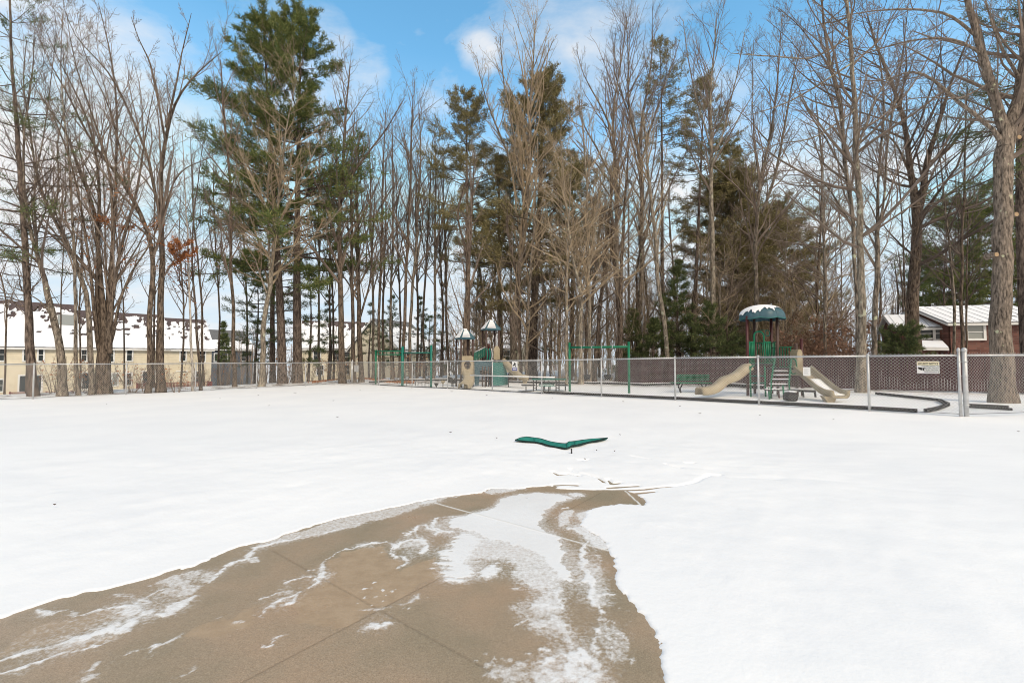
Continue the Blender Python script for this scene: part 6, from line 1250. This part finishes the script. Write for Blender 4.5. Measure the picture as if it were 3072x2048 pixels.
def snow_roof(e0, e1, r0, r1, seed, cover, thick=.1, nu=130, nv=60, lo=0.):
    """snow blanket on a roof plane (eave e0-e1, ridge r0-r1), with torn holes near the ridge."""
    e0, e1, r0, r1 = map(np.asarray, (e0, e1, r0, r1)); U, Vv = np.meshgrid(np.linspace(0, 1, nu), np.linspace(lo, 1, nv), indexing='ij')
    G = ((e0 + (e1 - e0) * U[..., None]) * (1 - Vv[..., None]) + (r0 + (r1 - r0) * U[..., None]) * Vv[..., None]); nn = np.cross(e1 - e0, r0 - e0); nn = nn / np.linalg.norm(nn); nn = nn if nn[2] > 0 else -nn
    q = fbm(U * 11 + seed, Vv * 5 + seed * 1.7, 4) + .35 * (fbm(U * 40 + seed, Vv * 14, 2) - .5); hol = fbm(U * 9 + seed * 3, Vv * 16 + seed, 4); keep = (q + (cover - Vv) * .9 > .5) & ~((hol > .66) & (Vv > .3) & (cover < .95)) & (Vv < cover + .1 * (fbm(U * 9 + seed, Vv * 0 + seed, 3) - .35))
    G = G + nn * (.02 + thick * (.7 + .5 * fbm(U * 20, Vv * 20, 2)))[..., None]
    idx = np.arange(nu * nv).reshape(nu, nv); f = np.stack([idx[:-1, :-1], idx[1:, :-1], idx[1:, 1:], idx[:-1, 1:]], -1); ff = f[keep[:-1, :-1] & keep[1:, 1:]]
    mb = MB(); mb.add(G.reshape(-1, 3), ff); mb.add((G - nn * thick).reshape(-1, 3), ff[:, ::-1])
    return mb
def gable(name, label, W0, W1, depth, zb, ze, zr, wall='siding', roof='shingle', eave=.35, cover=.75, seed=1, clap=True, snow=True, thick=.1, cat='house', tw=.2):
    W0 = np.asarray(W0, float); W1 = np.asarray(W1, float); e = (W1 - W0) / np.linalg.norm(W1 - W0); n = np.array([e[1], -e[0]]);
    if np.dot(n, -W0) < 0: n = -n
    n3 = np.array([*n, 0]); B0, B1 = W0 - n * depth, W1 - n * depth; o = thing(name, label, cat, [*W0, zb])
    mb = MB()
    if clap: siding(mb, W0, W1, zb, ze, n)
    else: mb.prism([[*W0, zb], [*W1, zb], [*W1, ze], [*W0, ze]], -n3 * .2)
    rm = lambda P: [*(P - n * depth / 2), zr - .02]
    for A_, B_, s in ((W0, B0, -1), (W1, B1, 1)):
        mb.prism([[*(A_ - n * .02), zb], [*(B_), zb], [*B_, ze], rm(A_), [*(A_ - n * .02), ze]], np.array([*(-e * s * .2), 0]))
    mb.prism([[*B0, zb], [*B1, zb], [*B1, ze], [*B0, ze]], n3 * .15); part(mb, 'wall', wall, o)
    ov = .3; sl = (zr - ze) / (depth / 2); E0 = np.array([*(W0 - e * ov + n * eave), ze - sl * eave]); E1 = np.array([*(W1 + e * ov + n * eave), ze - sl * eave]); R0 = np.array([*(W0 - e * ov - n * depth / 2), zr]); R1 = np.array([*(W1 + e * ov - n * depth / 2), zr])
    K0 = np.array([*(B0 - e * ov - n * eave), ze - sl * eave]); K1 = np.array([*(B1 + e * ov - n * eave), ze - sl * eave])
    rf = MB().prism([E0, E1, R1, R0], [0, 0, .14]).prism([R0 + [0, 0, .003], R1 + [0, 0, .003], K1, K0], [0, 0, .14]); rp = part(rf, 'roof', roof, o)
    tr = MB().beam(E0 + [0, 0, .02] + n3 * .03, E1 + [0, 0, .02] + n3 * .03, .05, tw)
    for A_, B_ in ((E0, R0), (E1, R1), (K0, R0), (K1, R1)): tr.beam(A_ + [0, 0, .03], B_ + [0, 0, .03], .06, tw)
    part(tr, 'trim', 'trim', o)
    up = np.array([0, 0, .15])
    if snow:
        part(snow_roof(E0 + up, E1 + up, R0 + up, R1 + up, seed, cover, thick), 'snow', 'snow_cap', rp); part(snow_roof(K0 + up, K1 + up, R0 + up, R1 + up, seed + 5, cover, thick, 30, 16), 'snow', 'snow_cap', rp)
    return o, np.array([*e, 0]), n3, E0, E1, R0, R1
A0 = np.array([-60.5, 44.]); A1 = np.array([-42.2, 64.]); ev = (A1 - A0) / np.linalg.norm(A1 - A0); LEN = np.linalg.norm(A1 - A0)
def along(x):                              # wall position seen in pixel column x
    return on_line(x, A0, A1)
def wz(x, y): p = along(x); return at(x, y, p[1])[2]
zb = -3.4; ze = 3.05
sec = ((-150, 222, 8.2, 7.0, .9), (222, 500, 7.55, 3.0, .88), (500, 633, 7.2, 9.0, .86))
o_house = None
secs = []
for i, (x0, x1, zr, sd0, cov) in enumerate(sec):
    lbs = ('left section of the yellow-sided terrace house, its snowy roof highest, at the frame edge', 'middle section of the yellow-sided terrace house behind the many-stemmed clump', 'right end section of the yellow-sided terrace house with a gable roof end')
    secs.append(gable('terrace_house', lbs[i], along(x0) + ev * .01, along(x1), 9.6, zb, ze - .03 * i, zr, seed=sd0, cover=cov))
def win(i, x, y, wp, hp, glass='glass', mull=True):
    o, e, n, *_ = secs[i]; p = along(x); d = p[1]; c = at(x, y, d); c = np.array([p[0], p[1], c[2]]) + n * .02; k = abs(e[0] - (x - 1536) / F_PX * e[1]); return window(o, c, e, n, wp * d / F_PX / k, hp * d / F_PX, glass, mull)
for i, x, y in ((0, 3, 1063), (0, 76, 1063), (0, 120, 1064), (1, 250, 1064), (1, 330, 1066), (1, 386, 1063), (1, 450, 1064), (2, 547, 1063), (2, 605, 1065)): win(i, x, y, 19, 40)
for i, x, y, w_ in ((0, 3, 1156, 19), (1, 345, 1138, 20), (1, 386, 1137, 18), (2, 590, 1130, 14)): win(i, x, y, w_, 38 if i < 2 else 34, 'blind' if x == 345 else 'glass')
for i, x, y, w_, h_ in ((0, 92, 1150, 70, 50), (1, 262, 1142, 34, 50), (1, 445, 1136, 38, 46), (2, 545, 1132, 32, 40)): win(i, x, y, w_, h_, 'glass', False)
o, e, n, E0, E1, R0, R1 = secs[0]
ctr = E0 + (E1 - E0) * .90 + (R0 - E0) * .62; sk1 = (R0 - E0) / np.linalg.norm(R0 - E0); nn = np.cross(e, sk1); nn = nn if nn[2] > 0 else -nn
part(MB().prism([ctr + e * a + sk1 * b + nn * .12 for a, b in ((-.75, -.9), (.75, -.9), (.75, .9), (-.75, .9))], nn * .14), 'skylight', 'blind', o)
part(MB().tube([secs[1][5] + (secs[1][6] - secs[1][5]) * .42 + secs[1][2] * .8 + [0, 0, -.9], secs[1][5] + (secs[1][6] - secs[1][5]) * .42 + secs[1][2] * .8 + [0, 0, .35]], .08, 8), 'vent_pipe', 'trim', secs[1][0])
for i, (x0, x1, y, pr) in enumerate(((32, 82, 1187, 2.2), (140, 215, 1186, 2.), (410, 470, 1161, 2.2), (478, 622, 1158, 2.2))):
    si = 0 if i < 2 else (1 if i == 2 else 2); o, e, n, *_ = secs[si]; a = along(x0); b = along(x1); mb = MB(); zt = at((x0 + x1) / 2, y - 13, (a[1] + b[1]) / 2)[2]; L = np.linalg.norm(b - a); a3 = np.array([*a, zt]) + n * pr; b3 = np.array([*b, zt]) + n * pr
    mb.beam(a3, b3, .12, .08); mb.beam(a3 - [0, 0, .85], b3 - [0, 0, .85], .12, .12)
    for s in np.arange(.06, L, .15): p = a3 + (b3 - a3) * s / L; mb.box(p - [0, 0, .43], (.06, .05, .76), math.atan2(e[1], e[0]))
    for q in (a3, b3): mb.beam(q, q - n * pr, .1, .08); mb.beam(q - [0, 0, .85], q - n * pr - [0, 0, .85], .1, .1); mb.box(q - [0, 0, .9], (.1, .1, 1.9))
    for s in np.arange(.2, pr, .16): mb.box(a3 - n * s - [0, 0, .43], (.05, .06, .76), math.atan2(e[1], e[0])); mb.box(b3 - n * s - [0, 0, .43], (.05, .06, .76), math.atan2(e[1], e[0]))
    part(mb, 'deck_railing', 'deck_red', o)
o, e, n, *_ = secs[2]; p = along(528); c = np.array([*p, wz(528, 1134)]); part(MB().prism([c + e * a + [0, 0, b] for a, b in ((-1.1, -1.1), (1.3, -1.1), (1.3, .75), (-1.1, .95))], n * 1.8), 'porch_screen', 'siding', o)
# houses farther off
def far_house(label, x0, x1, d0, d1, ye, yr, depth, wall='siding', roof='shingle', cover=.9, seed=3, zb=-3.2, name='house', clap=True):
    a = at(x0, ye, d0); b = at(x1, ye, d1); zr = at((x0 + x1) / 2, yr, (d0 + d1) / 2 + depth / 2)[2]
    return gable(name, label, a[:2], b[:2], depth, zb, (a[2] + b[2]) / 2, zr, wall, roof, cover=cover, seed=seed, clap=clap)
h1 = far_house('cream house with a fully snow-covered roof seen between the trunks left of the fence corner', 905, 1150, 62, 66, 1044, 968, 10, cover=.98, seed=11)
for x, y in ((950, 1066), (1042, 1048 + 22), (1010, 1066), (1100, 1066), (1042, 1108), (960, 1110)): 
    o, e, n = h1[0], h1[1], h1[2]; A_, B_ = at(905, 1044, 62)[:2], at(1150, 1044, 66)[:2]; p = on_line(x, A_, B_); c = np.array([*p, at(x, y, p[1])[2]]) + n * .02; window(o, c, e, n, .95, 1.4)
h2 = far_house('cream house with a steep grey gable above the green climbing frame', 1196, 1300, 58, 64, 1048, 968, 9, roof='shingle_grey', cover=.8, seed=21)
for x, y in ((1225, 1070), (1262, 1070), (1234, 1110), (1275, 1112)):
    o, e, n = h2[0], h2[1], h2[2]; A_, B_ = at(1196, 1048, 58)[:2], at(1300, 1048, 64)[:2]; p = on_line(x, A_, B_); c = np.array([*p, at(x, y, p[1])[2]]) + n * .02; window(o, c, e, n, .95, 1.5)
h3 = far_house('slate-blue house with a grey roof beyond the end of the yellow terrace', 628, 760, 78, 84, 1046, 994, 9, 'bluewall', 'shingle_grey', cover=.45, seed=31)
for x in (650, 690, 730):
    o, e, n = h3[0], h3[1], h3[2]; A_, B_ = at(628, 1046, 78)[:2], at(760, 1046, 84)[:2]; p = on_line(x, A_, B_); c = np.array([*p, at(x, 1072, p[1])[2]]) + n * .02; window(o, c, e, n, 1., 1.4)
h5 = far_house('pale house mostly hidden behind the trunks of the left-hand play tower', 1380, 1560, 62, 60, 1046, 1000, 9, cover=.98, seed=41)
o, e, n = h5[0], h5[1], h5[2]; A_, B_ = at(1380, 1046, 62)[:2], at(1560, 1046, 60)[:2]
for x in (1420, 1470, 1520): p = on_line(x, A_, B_); window(o, np.array([*p, at(x, 1068, p[1])[2]]) + n * .02, e, n, 1., 1.4)
# brick house at the right
a = at(2850, 971, 33); b = at(3160, 968, 31.5)
hb = gable('brick_house', 'red brick house with a snow-covered standing-seam metal roof at the right', a[:2], b[:2], 8.4, -.2, (a[2] + b[2]) / 2, at(2950, 925, 36.4)[2], 'brick', 'sign_grey', eave=.3, cover=1.6, seed=51, clap=False, thick=.05, tw=.1)
o, e, n, E0, E1, R0, R1 = hb
sm_ = MB(); L_ = np.linalg.norm(E1 - E0)
for s in np.arange(.3, L_, .62): p = E0 + (E1 - E0) * s / L_ + [0, 0, .22]; q = R0 + (R1 - R0) * s / L_ + [0, 0, .22]; sm_.beam(p, q, .035, .05)
part(sm_, 'roof_seam', 'sign_grey', o)
pw = on_line(2930, a[:2], b[:2]); window(o, np.array([*pw, at(2930, 996, pw[1])[2]]) + n * .02, e, n, 44 * 33 / F_PX, 44 * 33 / F_PX, 'blind')
a2 = at(2690, 985, 35.5); b2 = at(2826, 981, 34.2)
wg = gable('brick_wing', 'lower brick wing with a snowy metal roof adjoining the brick house on its left', a2[:2], b2[:2], 5.5, -.2, (a2[2] + b2[2]) / 2, at(2750, 951, 37.6)[2], 'brick', 'sign_grey', eave=.45, cover=1.6, seed=61, clap=False, thick=.05, tw=.1)
o, e, n, E0, E1, R0, R1 = wg
sm_ = MB(); L_ = np.linalg.norm(E1 - E0)
for s in np.arange(.3, L_, .62): p = E0 + (E1 - E0) * s / L_ + [0, 0, .22]; q = R0 + (R1 - R0) * s / L_ + [0, 0, .22]; sm_.beam(p, q, .035, .05)
part(sm_, 'roof_seam', 'sign_grey', o)
pw = on_line(2800, a2[:2], b2[:2]); window(o, np.array([*pw, at(2800, 1000, pw[1])[2]]) + n * .02, e, n, 1.6, .8)
pw = on_line(2826, a2[:2], b2[:2]); c = np.array([*pw, at(2826, 1000, pw[1])[2]]) + n * .15 - e * .15; window(o, c, e, n, .5, 1.0)
c0, c1 = at(2768, 1047, 32.2), at(2846, 1048, 31.6); t0_, t1_ = at(2766, 1027, 34.), at(2826, 1027, 33.6)
o = thing('porch_roof', 'small snowy lean-to roof in front of the brick wing beside the evergreen bush', 'porch', [c0[0], c0[1], -.2])
part(MB().prism([c0, c1, t1_, t0_], [0, 0, .1]), 'roof', 'sign_grey', o); part(MB().prism([v + [0, 0, .105] for v in (c0, c1, t1_, t0_)], [0, 0, .06]), 'snow', 'snow_cap', o); part(MB().beam(c0 + [0, -.03, 0], c1 + [0, -.03, 0], .04, .16), 'fascia', 'trim', o)
for q in (c0, c1): part(MB().beam([q[0], q[1] + .08, q[2] - .02], [q[0], q[1] + .08, -.2], .12, .12), 'post', 'maroon', o)
# small details: a far conifer beyond the terrace
pine('small pointed far spruce beyond the end of the yellow terrace', 672, 74, 968, 22, 1080, 6, 'needles_dark', whorl=.6, nb=5, gap=.02, dens=.7, ln=.35, nw=.035, shape='cone', dead=False, m=6, name='spruce_tree')
